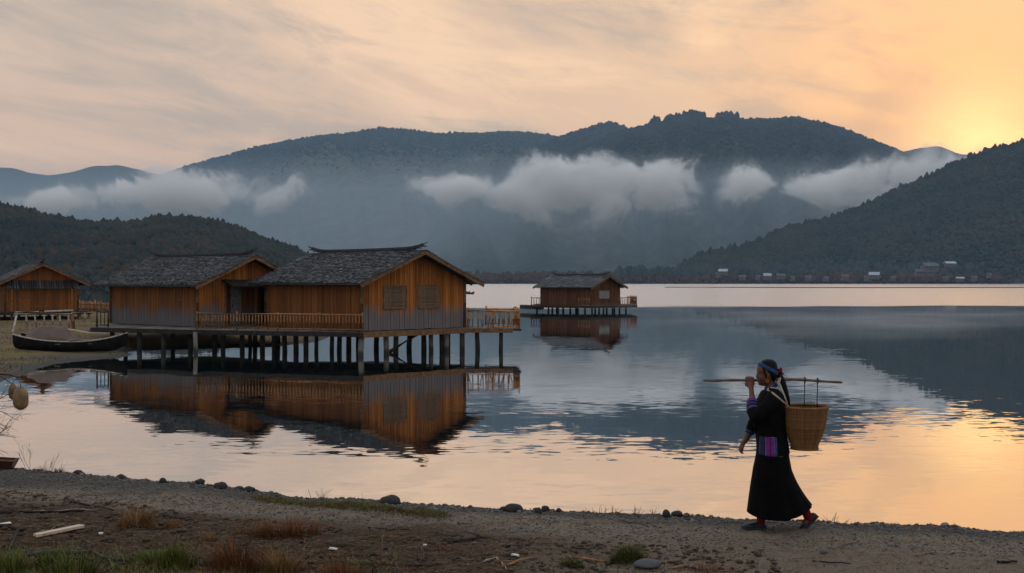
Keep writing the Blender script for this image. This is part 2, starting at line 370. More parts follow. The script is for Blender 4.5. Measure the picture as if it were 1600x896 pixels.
# ------------------------------------------------------------------ village on the far shore
VW = simple('village_wall', (.16, .13, .11), .9, .3, .3); VR = simple('village_roof_dark', (.10, .11, .13), .8, .3, .3)
VRL = simple('village_roof_pale', (.42, .46, .53), .5, .1, .3)
def village_house(px, py, w, h, pale, label, Y=None):
    Y = 1480+random.uniform(-12, 12) if Y is None else Y
    p = at(px, Y, zat(py, Y)); W = w/F*Y; H = h/F*Y; d = W*.6
    r = empty('village_house', (p.x, p.y, p.z), random.uniform(-.4, .4), label, 'house', 'houses of the village on the far shore')
    m = MB(); m.add([(-W/2,-d/2,-3),(W/2,-d/2,-3),(W/2,d/2,-3),(-W/2,d/2,-3),(-W/2,-d/2,H*.5),(W/2,-d/2,H*.5),(W/2,d/2,H*.5),(-W/2,d/2,H*.5),(-W/2,0,H),(W/2,0,H)],
          [(0,1,5,4),(1,2,6,9,5),(2,3,7,6),(3,0,4,8,7),(4,5,9,8),(6,7,8,9)]); m.build('wall', VW, r)
    m = MB(); e = W*.06
    for sg in (-1, 1):
        a = Vector((-W/2-e, sg*(d/2+e*1.5), H*.42)); b = Vector((-W/2-e, 0, H*1.06))
        a2 = Vector((W/2+e, a.y, a.z)); b2 = Vector((W/2+e, 0, b.z)); u = Vector((0, 0, .35))
        m.add([a, a2, b2, b, a+u, a2+u, b2+u, b+u], [(0,1,2,3),(7,6,5,4),(0,4,5,1),(3,2,6,7),(0,3,7,4),(1,5,6,2)])
    m.build('roof', VRL if pale else VR, r)
VH = [(1130,427,15,6,1,'white roofed house highest above the left end of the far village'),
 (1122,431,9,4,0,'small grey house under the highest white roof of the village'),
 (1199,434,13,6,1,'bright white roofed house left of the village middle'),
 (1184,434,8,4,0,'small grey roofed house just left of a bright white roof'),
 (1220,433,15,5,0,'grey roofed house just right of the bright white roof'),
 (1160,435,12,5,0,'low grey roofed house between the white roofs of the village'),
 (1238,436,8,4,0,'tiny brown house before the village middle'),
 (1263,436,11,5,0,'grey roofed house in the village middle at the water'),
 (1290,437,10,4,0,'low grey house right of the village middle'),
 (1320,435,12,5,0,'small pale fronted house beside the shore trees'),
 (1366,433,17,6,1,'broad white roofed house standing apart in the village right'),
 (1354,436,9,4,0,'small dark house left of the broad white roof'),
 (1395,436,9,4,0,'small dark house right of the broad white roof'),
 (1452,420,28,9,0,'long grey building up the slope behind the village'),
 (1484,414,18,5,1,'white flat roofed building highest on the right slope'),
 (1445,428,34,6,0,'long low terrace below the grey hillside building'),
 (1478,437,10,4,0,'small house by the water at the right end of the village'),
 (1500,437,13,4,1,'pale roofed house by the water at the right end of the village'),
 (1522,436,9,4,0,'rightmost small grey house of the village'),
 (1545,431,8,4,0,'lone brown house right above the village end')]
for (px, py, ww, hh, pale, lab) in VH: village_house(px, py, ww*.85, hh*random.uniform(.85, 1.15), pale, lab, 1470 if py < 432 else 1482)

# ------------------------------------------------------------------ water
m, t, b = material('lake_water')
g = t.new('ShaderNodeNewGeometry').outputs['Position']; gx, gy, gz = t.xyz(g)[:3]
dist = gy
edge = t.m('ADD', gy, t.m('MULTIPLY', t.m('SUBTRACT', t.noise(t.comb(t.m('MULTIPLY', gx, .02), t.m('MULTIPLY', gy, .012), 0), 1.0, 3), .5), 75))
ruf = t.m('MULTIPLY', t.ss(edge, 132, 146), t.ss(t.m('DIVIDE', gx, gy), -.22, -.12))
lump = t.ss(t.noise(t.comb(t.m('MULTIPLY', gx, .06), t.m('MULTIPLY', gy, .22), 0), 1.0, 3), .42, .62, .35, 1.3)
nearr = t.ss(gy, 44, 22)
nA = t.v('SUBTRACT', t.noise(t.v('MULTIPLY', g, (.55, 1.5, 1)), 1.0, 2, .5, col=True), (.5, .5, .5))
nB = t.v('SUBTRACT', t.noise(t.v('MULTIPLY', g, (2.2, 6.0, 1)), 1.0, 2, .5, col=True), (.5, .5, .5))
nC = t.v('SUBTRACT', t.noise(t.v('MULTIPLY', g, (.12, .3, 1)), 1.0, 2, .5, col=True), (.5, .5, .5))
sA = t.m('MULTIPLY', lump, t.m('MULTIPLY_ADD', nearr, .012, .010)); sB = t.m('MULTIPLY', lump, t.m('MULTIPLY_ADD', nearr, .034, .016))
slope = t.v('ADD', t.v('SCALE', nA, scale=sA), t.v('SCALE', nB, scale=sB))
nF = t.v('SUBTRACT', t.noise(t.v('MULTIPLY', g, (.25, .9, 1)), 1.0, 3, .6, col=True), (.5, .5, .5))
slope = t.v('ADD', slope, t.v('SCALE', nF, scale=t.m('MULTIPLY', ruf, .12)))
sx, sy, sz = t.xyz(slope)[:3]
nrm = t.v('NORMALIZE', t.comb(sx, sy, 1.0))
fr = t.new('ShaderNodeFresnel'); fr.inputs['IOR'].default_value = 1.333
fac = t.m('POWER', t.m('MAXIMUM', fr.outputs[0], .001), .22)
gl = t.new('ShaderNodeBsdfGlossy'); gl.inputs['Color'].default_value = (.97, .97, .97, 1)
t.l.new(nrm, gl.inputs['Normal']); t.put(gl.inputs['Roughness'], t.m('MULTIPLY_ADD', ruf, .22, .012))
df = t.new('ShaderNodeBsdfDiffuse'); df.inputs['Color'].default_value = (.02, .03, .032, 1)
mx = t.new('ShaderNodeMixShader'); t.l.new(fac, mx.inputs[0]); t.l.new(df.outputs[0], mx.inputs[1]); t.l.new(gl.outputs[0], mx.inputs[2])
t.l.new(mx.outputs[0], t.n['Material Output'].inputs[0])
o = MB(); o.add([(-6000,6,0),(6000,6,0),(6000,1640,0),(-6000,1640,0)], [(0,1,2,3)]); tag(o.build('water', m), kind='structure')

# ------------------------------------------------------------------ haze and low clouds
def volume_box(name, lo, hi, col, dens, aniso=0.0, label=None):
    m = bpy.data.materials.new(name); m.use_nodes = True; t = NT(m.node_tree)
    for n in list(t.n):
        if n.type != 'OUTPUT_MATERIAL': t.n.remove(n)
    pv = t.new('ShaderNodeVolumePrincipled'); t.put(pv.inputs['Color'], col); pv.inputs['Density'].default_value = dens; pv.inputs['Anisotropy'].default_value = aniso
    t.l.new(pv.outputs[0], t.n['Material Output'].inputs['Volume'])
    o = MB(); c = [(lo[i]+hi[i])/2 for i in range(3)]; sz = [hi[i]-lo[i] for i in range(3)]
    o.box((0, 0, 0), sz); o = o.build(name, m); o.location = c
    tag(o, label, name.replace('_', ' '), kind='stuff'); return m, t, pv, o
volume_box('haze', (-7600, -300, -4), (7600, 10400, 880), (.50, .75, 1.0), 6.6e-5, 0.0, 'pale blue evening haze over the lake and mountains')
volume_box('mist', (-5200, 2365, -3), (4200, 3300, 270), (.76, .89, 1.0), 5.2e-4, 0.0, 'thin grey mist filling the valley at the foot of the mountains')
def cloud(px0, px1, py0, py1, Y, depth, label, seed, dens=.02, tilt=0.0, lobes=()):
    x0 = (px0-800)/F*Y; x1 = (px1-800)/F*Y; z1 = zat(py0, Y); z0 = zat(py1, Y)
    m, t, pv, o = volume_box('low_cloud', (x0, Y, z0), (x1, Y+depth, z1), (1.0, .995, .985), 0, .0, label)
    hx = (x1-x0)/2; hz = (z1-z0)/2
    P = t.new('ShaderNodeTexCoord').outputs['Object']
    n = t.noise(t.v('ADD', t.v('MULTIPLY', P, (1, .6, 1.15)), (seed*777, seed*311, 0)), .0085, 10, .62, .7)
    nb = t.noise(t.v('ADD', P, (seed*377, seed*111, 50)), .0042, 3, .5)
    f = None
    for (lx, lz, rx, rz) in lobes:        # lobes in box fractions
        q = t.v('MULTIPLY', t.v('SUBTRACT', P, (lx*hx, 0, lz*hz)), (1/(rx*hx), 1/(depth*.5), 1/(rz*hz)))
        # flat soft base, billowing top
        e = t.m('SUBTRACT', 1.0, t.v('LENGTH', q))
        f = e if f is None else t.m('SMOOTH_MAX', f, e, .2)
    d = t.m('ADD', f, t.m('MULTIPLY_ADD', n, 6.4, -3.25)); d = t.m('ADD', d, t.m('MULTIPLY_ADD', nb, 1.6, -.70))
    d = t.m('ADD', d, t.m('MULTIPLY_ADD', t.noise(P, .03, 7, .7, .6), 2.4, -1.15)); halo = t.ss(d, -.8, .5); x, y, z = t.xyz(P)[:3]; d = t.m('ADD', t.m('MULTIPLY', t.ss(d, .0, .7), t.ss(z, -hz*.9, hz*.0, .25, 1.2)), t.m('MULTIPLY', halo, .06))
    x, y, z = t.xyz(P)[:3]
    soft = t.m('MULTIPLY', t.ss(t.m('ABSOLUTE', x), hx, hx*.8), t.m('MULTIPLY', t.ss(t.m('ABSOLUTE', y), depth*.5, depth*.4), t.m('MULTIPLY', t.ss(z, -hz, -hz*.3), t.ss(z, hz, hz*.85))))
    t.put(pv.inputs['Density'], t.m('MULTIPLY', t.m('MULTIPLY', d, soft), dens))
    return o
def volume_cloudlets():
    # wisps of steam creeping over the calm water
    m, t, pv, o = volume_box('lake_mist', (4, 70, .03), (90, 134, 1.5), (.95, .97, 1.0), 0, 0, 'thin wisps of mist creeping over the calm water')
    P = t.new('ShaderNodeTexCoord').outputs['Object']; n = t.noise(t.v('MULTIPLY', P, (.05, .11, .9)), 1.0, 5, .6, .3); x, y, z = t.xyz(P)[:3]
    e = t.m('MULTIPLY', t.ss(t.m('ABSOLUTE', x), 43, 30), t.m('MULTIPLY', t.ss(t.m('ABSOLUTE', y), 32, 20), t.ss(z, .73, -.4)))
    t.put(pv.inputs['Density'], t.m('MULTIPLY', t.m('MULTIPLY', t.ss(n, .46, .68), e), .020))
CLOUDS = True
if CLOUDS:
    cloud(-60, 520, 255, 350, 2200, 150, 'long pale mist bank hanging over the left hill', 1, .026, lobes=[(-.55,-.15,.5,.36),(-.05,-.05,.5,.42),(.32,.10,.35,.50)])
    cloud(600, 1118, 226, 372, 2180, 165, 'large white mist cloud lying on the central mountain', 2, .032, lobes=[(-.45,.05,.32,.34),(-.10,-.12,.42,.55),(.16,.12,.42,.60),(.68,.22,.34,.52)])
    cloud(1122, 1620, 215, 356, 2190, 150, 'ragged mist cloud drifting behind the right hill crest', 3, .026, lobes=[(-.50,-.05,.45,.36),(.0,-.05,.5,.42),(.45,.22,.5,.42)])
    volume_cloudlets()
# ------------------------------------------------------------------ materials of the huts
def wood_wall(name, c_lo, c_hi, grey, gz, seed=0):
    """vertical boards: every board its own tone, dark knots and streaks, bleached grey low down where the damp rises"""
    m, t, b = material(name)
    P = t.new('ShaderNodeTexCoord').outputs['Object']; x, y, z = t.xyz(P)[:3]
    isl = t.new('ShaderNodeNewGeometry').outputs['Random Per Island']
    st = t.noise(t.v('ADD', t.v('MULTIPLY', P, (9, 9, .7)), (seed, 0, 0)), 1.6, 5, .65)
    big = t.noise(t.v('ADD', P, (seed*3, 5, 0)), .8, 4, .6)
    f = t.m('ADD', t.m('MULTIPLY', isl, .60), t.m('MULTIPLY_ADD', st, 1.1, -.25), clamp=True)
    col = t.mix(f, c_lo, c_hi)
    streak = t.ss(t.noise(t.v('MULTIPLY', P, (14, 14, .5)), 1.0, 4, .7), .55, .75)
    col = t.mix(t.m('MULTIPLY', streak, .55), col, tuple(q*.30 for q in c_lo))
    edge = t.m('ADD', z, t.m('ADD', t.m('MULTIPLY_ADD', big, 1.0, -.5), t.m('ADD', t.m('MULTIPLY_ADD', isl, .22, -.11), t.m('MULTIPLY_ADD', st, .7, -.35))))
    gm = t.m('MULTIPLY', t.ss(edge, gz+.34, gz-.34), t.ss(st, .25, .6, .65, 1.0))
    gcol = t.mix(st, tuple(q*.55 for q in grey), tuple(q*1.25 for q in grey))
    col = t.mix(gm, col, gcol)
    t.put(b.inputs['Base Color'], col); b.inputs['Roughness'].default_value = .8; b.inputs['Specular IOR Level'].default_value = .2
    bump(t, b, st, .5, .006); return m
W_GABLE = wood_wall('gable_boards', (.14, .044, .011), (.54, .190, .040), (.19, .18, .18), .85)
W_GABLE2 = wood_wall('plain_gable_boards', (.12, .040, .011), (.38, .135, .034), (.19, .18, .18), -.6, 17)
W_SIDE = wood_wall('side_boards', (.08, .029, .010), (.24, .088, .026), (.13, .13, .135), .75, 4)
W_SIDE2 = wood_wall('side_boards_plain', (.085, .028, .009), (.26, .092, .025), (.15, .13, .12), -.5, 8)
W_FAR = wood_wall('far_hut_boards', (.055, .024, .013), (.17, .072, .035), (.16, .14, .13), -.3, 12)
W_TRIM = simple('weathered_trim', (.20, .105, .05), .8, .35, 6, .2, .3, .004, stretch=(1, 1, 1))  # weathered brown wood of posts, frames and trim
W_DARK = simple('dark_timber', (.030, .024, .021), .8, .4, 5, .25, .3, .004)
def post_mat(name, c1, c2):
    m, t, b = material(name); P = t.new('ShaderNodeNewGeometry').outputs['Position']; x, y, z = t.xyz(P)[:3]
    n = t.noise(t.v('MULTIPLY', P, (6, 6, 1.2)), 1.5, 5, .65); c = t.mix(n, c1, c2)
    wet = t.ss(t.m('ADD', z, t.m('MULTIPLY', n, .35)), .52, .30); c = t.mix(t.m('MULTIPLY', wet, .85), c, (.014, .015, .011))      # wet weedy foot
    c = t.mix(t.m('MULTIPLY', t.ss(t.noise(P, 2.1, 3), .60, .70), .5), c, (.02, .017, .014))
    t.put(b.inputs['Base Color'], c); b.inputs['Roughness'].default_value = .8; bump(t, b, n, .6, .01); return m
W_POST = post_mat('stilt_wood_dark', (.022, .018, .015), (.085, .068, .054)); W_POSTL = post_mat('stilt_wood_pale', (.10, .085, .07), (.27, .235, .20))
W_RAIL = simple('railing_wood', (.30, .14, .055), .75, .3, 9, .25, .35, .003)
W_RAILB = simple('railing_wood_fresh', (.46, .21, .075), .65, .3, 9, .3, .4, .003)
W_LAT = simple('woven_lattice', (.19, .125, .08), .85, .3, 14, .2, .3, .002)
W_DOOR = simple('grey_door', (.20, .205, .20), .8, .25, 5, .2, .2)
W_DECK = simple('deck_boards', (.16, .14, .12), .8, .35, 5, .25, .35, .003)
M_PANE = simple('dull_window', (.19, .19, .19), .35, .2, 6, .4)
def roof_material():
    m, t, b = material('roof_shingle')
    g = t.new('ShaderNodeNewGeometry'); r = g.outputs['Random Per Island']; P = g.outputs['Position']
    n = t.noise(P, 1.1, 5, .6); n2 = t.noise(P, 14, 3)
    f = t.m('ADD', t.m('MULTIPLY', r, .62), t.m('MULTIPLY_ADD', n, .6, -.12), clamp=True)
    c = t.ramp(f, [(0, (.012, .012, .014)), (.40, (.045, .047, .052)), (.75, (.095, .098, .105)), (1, (.27, .27, .275))])
    c = t.mix(t.m('MULTIPLY', t.ss(t.noise(P, .7, 4), .56, .72), .4), c, (.06, .066, .045))
    t.put(b.inputs['Base Color'], c); b.inputs['Roughness'].default_value = .62; b.inputs['Specular IOR Level'].default_value = .35
    bump(t, b, n2, .5, .006); return m
M_ROOF = roof_material()
M_RIDGE = simple('ridge_tile', (.030, .032, .036), .7, .35, 6, .3, .3, .004)

def boards(m, a, b, z0, ztop, th=.035, w=.16, nrm=None, skip=()):
    """a board wall from a to b in hut space, board tops following ztop(s); skip = (s0, s1, zlo, zhi) openings"""
    a = Vector(a); b = Vector(b); L = (b-a).length; d = (b-a)/L; n = Vector(nrm); s = 0
    while s < L-1e-3:
        ww = min(w*random.uniform(.8, 1.25), L-s); 
        if L-s-ww < .04: ww = L-s
        s0, s1 = s+.009, s+ww-.009; off = random.uniform(0, .022)
        zz = [z0-random.uniform(0, .03), None]
        segs = [(zz[0], None)]
        for (q0, q1, lo, hi) in skip:
            if s1 > q0 and s0 < q1: segs = [(zz[0], lo), (hi, None)]
        for (lo, hi) in segs:
            t0 = ztop(s0) if hi is None else hi; t1 = ztop(s1) if hi is None else hi
            if t0-lo < .02: continue
            o0 = n*off; o1 = n*(off+th)
            P = [a+d*s0, a+d*s1]
            vs = []
            for p, tt in ((P[0], t0), (P[1], t1)):
                for o in (o0-n*.02, o1):
                    vs.append(p+o+Vector((0, 0, lo))); vs.append(p+o+Vector((0, 0, tt)))
            # order: p0 inner lo, p0 inner hi, p0 outer lo, p0 outer hi, p1 ...
            m.add(vs, [(0,1,3,2),(4,6,7,5),(2,3,7,6),(0,4,5,1),(1,5,7,3),(0,2,6,4)])
        s += ww

def shingle_slope(m, yA, yB, xe, ze, xr, zr, rowh=.17, colw=.13, sag=.0):
    """rows of overlapping shingles from the eave (xe, ze) up to the ridge (xr, zr), spanning y yA..yB"""
    L = math.hypot(xr-xe, zr-ze); d = Vector(((xr-xe)/L, 0, (zr-ze)/L)); n = Vector((-d.z, 0, d.x))
    if n.z < 0: n = -n
    rows = int(L/rowh)
    def base(s): 
        k = math.sin(math.pi*s/L)*-sag
        return Vector((xe, 0, ze))+d*s+n*k
    for r in range(rows):
        s0 = r*L/rows-.05*(r > 0)-(.04 if r == 0 else 0); s1 = (r+1)*L/rows+.03
        y = yA-random.uniform(0, colw)
        while y < yB:
            w = colw*random.uniform(.6, 1.35); y0 = max(y, yA-.02); y1 = min(y+w, yB+.02)
            if y1-y0 > .02:
                j = random.uniform(-.05, .025); lift = random.uniform(.014, .045); tl = random.uniform(-.008, .008)
                a0 = base(max(s0+j, -.12))+n*(.05+lift); a1 = base(min(s1, L))+n*.030
                e = random.uniform(.0, .012)
                P = [a0+Vector((0, y0+e, 0))+n*tl, a0+Vector((0, y1-e, 0))-n*tl, a1+Vector((0, y1, 0)), a1+Vector((0, y0, 0))]
                u = n*-.022
                m.add(P+[p+u for p in P], [(0,1,2,3),(7,6,5,4),(0,4,5,1),(1,5,6,2),(3,7,4,0)])
            y += w

def hut(corner, rotz, w, L, zw, ze, zr, oe, og, mats, label, gz=1.0, openings=(), shing=(.17, .12), name='stilt_hut', tip=.22):
    """corner at deck height; local x runs along the gable, y away along the long side. ze/zr: eave tip and ridge height over the deck"""
    r = empty(name, corner, rotz, label, 'house')
    mg, ms = mats
    sl = (zr-ze)/(w/2+oe)                                  # roof slope
    top = lambda x: zr-abs(x-w/2)*sl-.10
    m = MB(); boards(m, (w, 0, 0), (0, 0, 0), 0, lambda s: top(w-s), nrm=(0, -1, 0), skip=[(w-q1, w-q0, a, b) for (q0, q1, a, b) in openings])
    m.build('gable_wall', mg, r)
    m = MB(); boards(m, (0, 0, 0), (0, L, 0), 0, lambda s: top(0), nrm=(-1, 0, 0)); m.build('side_wall', ms, r)
    m = MB(); boards(m, (w, L, 0), (w, 0, 0), 0, lambda s: top(w), nrm=(1, 0, 0)); m.build('side_wall', ms, r)
    m = MB(); boards(m, (0, L, 0), (w, L, 0), 0, lambda s: top(s), nrm=(0, 1, 0)); m.build('gable_wall', mg, r)
    for (x, y) in ((-.05, -.05), (w+.05, -.05), (-.05, L+.05), (w+.05, L+.05)):
        m = MB(); m.tube([(x, y, -.02), (x, y, top(0)-.02)], [.085, .075], 10); m.build('corner_post', W_TRIM, r, smooth=True)
    # roof
    m = MB()
    for sgn in (-1, 1):
        xe = w/2+sgn*(w/2+oe)
        A = Vector((xe, -og, ze)); B = Vector((w/2, -og, zr)); C2 = Vector((w/2, L+og, zr)); D2 = Vector((xe, L+og, ze)); u = Vector((0, 0, -.05))
        m.add([A, B, C2, D2, A+u, B+u, C2+u, D2+u], [(0,1,2,3),(7,6,5,4),(0,3,7,4),(0,4,5,1),(2,6,7,3)])
        shingle_slope(m, -og-.06, L+og+.06, xe, ze, w/2, zr, shing[0], shing[1], .05)
    rf = m.build('roof', M_ROOF, r)
    # ridge with lifted ends
    pts = []; N = 26
    for i in range(N+1):
        y = -og-.16+(L+2*og+.32)*i/N; e = min(i, N-i)/N
        lift = tip*max(0, 1-e/.17)**2.2+.05*(1-min(1, e*2.2))**2
        pts.append((w/2, y, zr+.08+lift))
    m = MB(); m.tube(pts, [.05 if 0 < i < N else .025 for i in range(N+1)], 8); m.tube([(p[0], p[1], p[2]+.05) for p in pts[1:-1]], .035, 6)
    for p in pts[1:-1]: m.box((p[0], p[1], p[2]-.06), (.24, .33, .05), jit=.005)
    m.build('ridge_cap', M_RIDGE, rf)
    for yy in (-og-.03, L+og+.03):
        for sgn in (-1, 1):
            xe = w/2+sgn*(w/2+oe+.03); m = MB()
            m.beam((xe, yy, ze-.10), (w/2, yy, zr-.09), .045, .17); m.build('barge_board', W_TRIM, rf)
    m = MB()                                                # purlin ends and rafters under the overhang
    for q in (0.05, .5, .95):
        x = w*q
        for (ya, yb) in ((-og+.02, .02), (L, L+og-.02)):
            m = MB(); m.beam((x, ya, top(x)), (x, yb, top(x)), .09, .10); m.build('purlin', W_DARK, rf)
    k = int(L/.6)
    for i in range(k+1):
        y = L*i/k
        for sgn in (-1, 1):
            xe = w/2+sgn*(w/2+oe-.04); xi = w/2+sgn*(w/2-.05)
            m = MB(); m.beam((xe, y, ze-.085), (xi, y, ze-.085+sl*(oe+.01)), .06, .06); m.build('rafter', W_DARK, rf)
    return r

def lattice(parent, x0, x1, z0, z1, y=-.055, name='window', fill=W_LAT, weave=True):
    m = MB(); e = .05
    for (a, b) in (((x0, y-.02, z0-e/2), (x1, y-.02, z0-e/2)), ((x0, y-.02, z1+e/2), (x1, y-.02, z1+e/2))): m.beam((a[0]-e, a[1], a[2]), (b[0]+e, b[1], b[2]), .05, e)
    for x in (x0-e/2, x1+e/2): m.beam((x, y-.018, z0), (x, y-.018, z1), .05, e)
    fr_ = m.build('window', W_TRIM, parent)
    m = MB()
    if weave:
        w = .055; i = 0; x = x0
        while x < x1-.01: m.box((x+w/2, y-.004-.006*(i % 2), (z0+z1)/2), (w*.82, .01, z1-z0)); x += w; i += 1
        z = z0; i = 0
        while z < z1-.01: m.box(((x0+x1)/2, y-.012-.006*(i % 2), z+w/2), (x1-x0, .008, w*.55)); z += w*1.3; i += 1
    else:
        m.box(((x0+x1)/2, y-.004, (z0+z1)/2), (x1-x0, .012, z1-z0))
        m.box(((x0+x1)/2, y-.02, (z0+z1)/2), (.04, .02, z1-z0)); 
    m.build('lattice_panel' if weave else 'pane', fill, fr_)
    return fr_
def hatch(parent, y0, y1, z0, z1):
    m = MB()
    for (a, b) in (((y0, z0), (y1, z0)), ((y0, z1), (y1, z1)), ((y0, z0), (y0, z1)), ((y1, z0), (y1, z1))):
        m.beam((-.07, a[0], a[1]), (-.07, b[0], b[1]), .03, .045, up=(1, 0, 0))
    return m.build('hatch', W_TRIM, parent)

DZ = 1.08
# the near hut
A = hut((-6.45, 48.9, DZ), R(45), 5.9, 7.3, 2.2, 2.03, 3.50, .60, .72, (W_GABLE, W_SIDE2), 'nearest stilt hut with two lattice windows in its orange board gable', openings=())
A['label'] = 'largest stilt hut, nearest the viewer, with two woven lattice windows in its orange gable'
lattice(A, 1.16, 2.40, .95, 1.90); lattice(A, 3.14, 4.28, .95, 1.92)
# the left hut with the porch
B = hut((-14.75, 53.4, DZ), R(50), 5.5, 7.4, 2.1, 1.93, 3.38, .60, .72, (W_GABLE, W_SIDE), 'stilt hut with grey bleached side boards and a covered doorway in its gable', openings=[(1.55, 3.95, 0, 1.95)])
hatch(B, 1.2, 1.75, 1.25, 1.75)
m = MB(); boards(m, (3.95, .55, 0), (1.55, .55, 0), 0, lambda s: 1.95, nrm=(0, -1, 0)); m.build('porch_wall', W_SIDE, B)
m = MB(); m.box((2.5, .47, .95), (.62, .05, 1.86)); m.box((2.5, .44, .5), (.5, .02, .06)); m.box((2.5, .44, 1.3), (.5, .02, .06)); dr = m.build('door', W_DOOR, B)
m = MB(); m.box((2.28, .42, .95), (.03, .05, .14)); m.build('handle', W_DARK, dr)
m = MB(); 
for x in (1.5, 3.3, 4.0): m.beam((x, -.06, 0), (x, -.06, 1.98), .08, .08)
m.beam((1.45, -.06, 2.0), (4.05, -.06, 2.0), .08, .09); m.build('porch_frame', W_TRIM, B)
m = MB(); m.add([(1.3,-.9,1.86),(4.3,-.9,1.80),(4.3,.1,2.16),(1.3,.1,2.20),(1.3,-.9,1.93),(4.3,-.9,1.87),(4.3,.1,2.23),(1.3,.1,2.27)], [(3,2,1,0),(4,5,6,7),(0,1,5,4),(1,2,6,5),(2,3,7,6),(3,0,4,7)])
m.build('porch_roof', W_DARK, B)
# the far hut in the lake
Cc = hut((8.02, 116, .72), R(45), 4.5, 6.9, 1.9, 1.85, 3.10, .60, .65, (W_FAR, W_FAR), 'small lone stilt hut standing far out in the lake', shing=(.30, .3), tip=.34)
lattice(Cc, 1.25, 2.85, .72, 1.5, fill=M_PANE, weave=False); hatch(Cc, 3.9, 4.4, .8, 1.4)
# the hut at the left edge on land
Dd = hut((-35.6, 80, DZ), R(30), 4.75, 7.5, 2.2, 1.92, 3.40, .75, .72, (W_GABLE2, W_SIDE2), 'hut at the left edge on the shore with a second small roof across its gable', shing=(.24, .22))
m = MB()
for i in range(30):
    x = -.1+i*.165; m.tube([(x, -.75+random.uniform(-.03, .03), 1.60), (x, -.02, 2.18)], .062, 6)
m.build('canopy_roof', M_ROOF, Dd)
m = MB(); m.beam((-.15, -.62, 1.62), (4.85, -.62, 1.62), .08, .08)
for x in (.35, 4.3): m.beam((x, -.62, 0), (x, -.62, 1.6), .10, .10)
for z in (.35, .95, 1.5): m.beam((.5, -.07, z), (4.1, -.07, z), .04, .05, up=(0, 0, 1))
for x in (.9, 1.7, 2.5, 3.3): m.beam((x, -.07, .2), (x, -.07, 1.6), .05, .04)
m.build('gable_frame', W_TRIM, Dd)

# ------------------------------------------------------------------ platforms
def slab(m, poly, ztop, th):
    n = len(poly); vs = [(p[0], p[1], ztop) for p in poly]+[(p[0], p[1], ztop-th) for p in poly]
    m.add(vs, [tuple(range(n)), tuple(range(2*n-1, n-1, -1))]+[(i, i+n, (i+1) % n+n, (i+1) % n) for i in range(n)])
def railing(root, pts, z, h=.62, sp=.17, posts=1.5, mat=W_RAIL, rough=.0, r=.022, first=True, last=True):
    """posts, two rails, and a row of balusters between the points"""
    fr = None
    for a, b in zip(pts[:-1], pts[1:]):
        a = Vector((*a[:2], z)); b = Vector((*b[:2], z)); L = (b-a).length; d = (b-a)/L; J = lambda q=rough: random.uniform(-q, q)
        Lr = root.location; fr = None
        for hh in (h, .09):
            m = MB(); m.tube([a+Vector((0, 0, hh+J())), a+d*L*.5+Vector((J(), J(), hh+J())), b+Vector((0, 0, hh+J()))], .046 if hh == h else .030, 7)
            if fr is None: fr = m.build('railing', mat, root, smooth=True, world=True)
            else: m.v = [Vector(v)-Lr for v in m.v]; m.build('lower_rail', mat, fr, smooth=True)
        n = max(1, round(L/posts))
        for i in range(n+1):
            if i == n and b is not None and not (tuple(pts[-1][:2]) == tuple(b[:2]) and last): continue
            p = a+d*L*i/n; m = MB(); q = p-Lr
            m.tube([q-Vector((0, 0, .12)), q+Vector((J(), J(), h+.10+abs(J())*2))], [.045, .038], 8); m.build('post', mat, fr, smooth=True)
        k = int(L/sp)
        for i in range(1, k):
            if abs((i/k*n)-round(i/k*n)) < .06: continue
            q = a+d*L*(i/k)-Lr; m = MB()
            m.tube([q+Vector((J()*1.2, J(), .05)), q+Vector((J()*1.2, J(), h))], r*random.uniform(.85, 1.2), 6); m.build('baluster', mat, fr, smooth=True)
    return fr

P1 = at(146, 53.6).xy; P2 = at(303, 50.95).xy; P3 = at(568, 48.35).xy; P4 = at(727, 52.45).xy; P5 = at(815, 52.3).xy; P6 = at(806, 56.0).xy
PL = empty('stilt_platform', (-9.5, 53, 0), 0, 'long dark timber deck on wooden stilts under the two big huts, railed along the water', 'platform')
poly = [P1, P2, P3, P4, P5, P6, Vector((-1.7, 55.6)), Vector((-7.3, 58.9)), Vector((-11.0, 58.4)), Vector((-16.9, 63.0)), Vector((-21.3, 58.9))]
m = MB(); slab(m, poly, DZ-.09, .06)
m.build('deck_frame', W_DARK, PL, world=True)
# boards on top, running away from the water edge
m = MB()
def inside(p, poly):
    c = False; j = len(poly)-1
    for i in range(len(poly)):
        if (poly[i].y > p.y) != (poly[j].y > p.y) and p.x < (poly[j].x-poly[i].x)*(p.y-poly[i].y)/(poly[j].y-poly[i].y)+poly[i].x: c = not c
        j = i
    return c
x = -22.2
while x < .6:
    ys = [y for y in np.arange(47.5, 63.5, .1) if inside(Vector((x+.1, y)), poly)]
    if ys and max(ys)-min(ys) > .15: m.beam((x+.1, min(ys)-.05, DZ-.065+random.uniform(-.005, .005)), (x+.1, max(ys)+.05, DZ-.065), .19, .045)
    x += .2
m.build('deck', W_DECK, PL, world=True)
def fascia(a, b, h=.20, z=DZ-.15, mat=W_DARK, w=.09, off=(0, -.06)):
    m = MB(); m.beam((a[0]+off[0], a[1]+off[1], z), (b[0]+off[0], b[1]+off[1], z), w, h); return m.build('edge_beam', mat, PL, world=True)
fascia(P1-Vector((.1, 0)), P2); fascia(P2, P3+Vector((-.05, 0)), mat=W_DARK); fascia(P3, P4, .22, mat=W_TRIM, w=.13, z=DZ-.16); fascia(P4, P5+Vector((-.4, 0)), .18, mat=W_TRIM)
m = MB(); m.tube([(P2.x+1.2, P2.y-.36, DZ-.17), (P2.x+3.4, P2.y-.9, DZ-.20)], [.10, .08], 8); m.build('edge_beam', W_POSTL, PL, world=True)
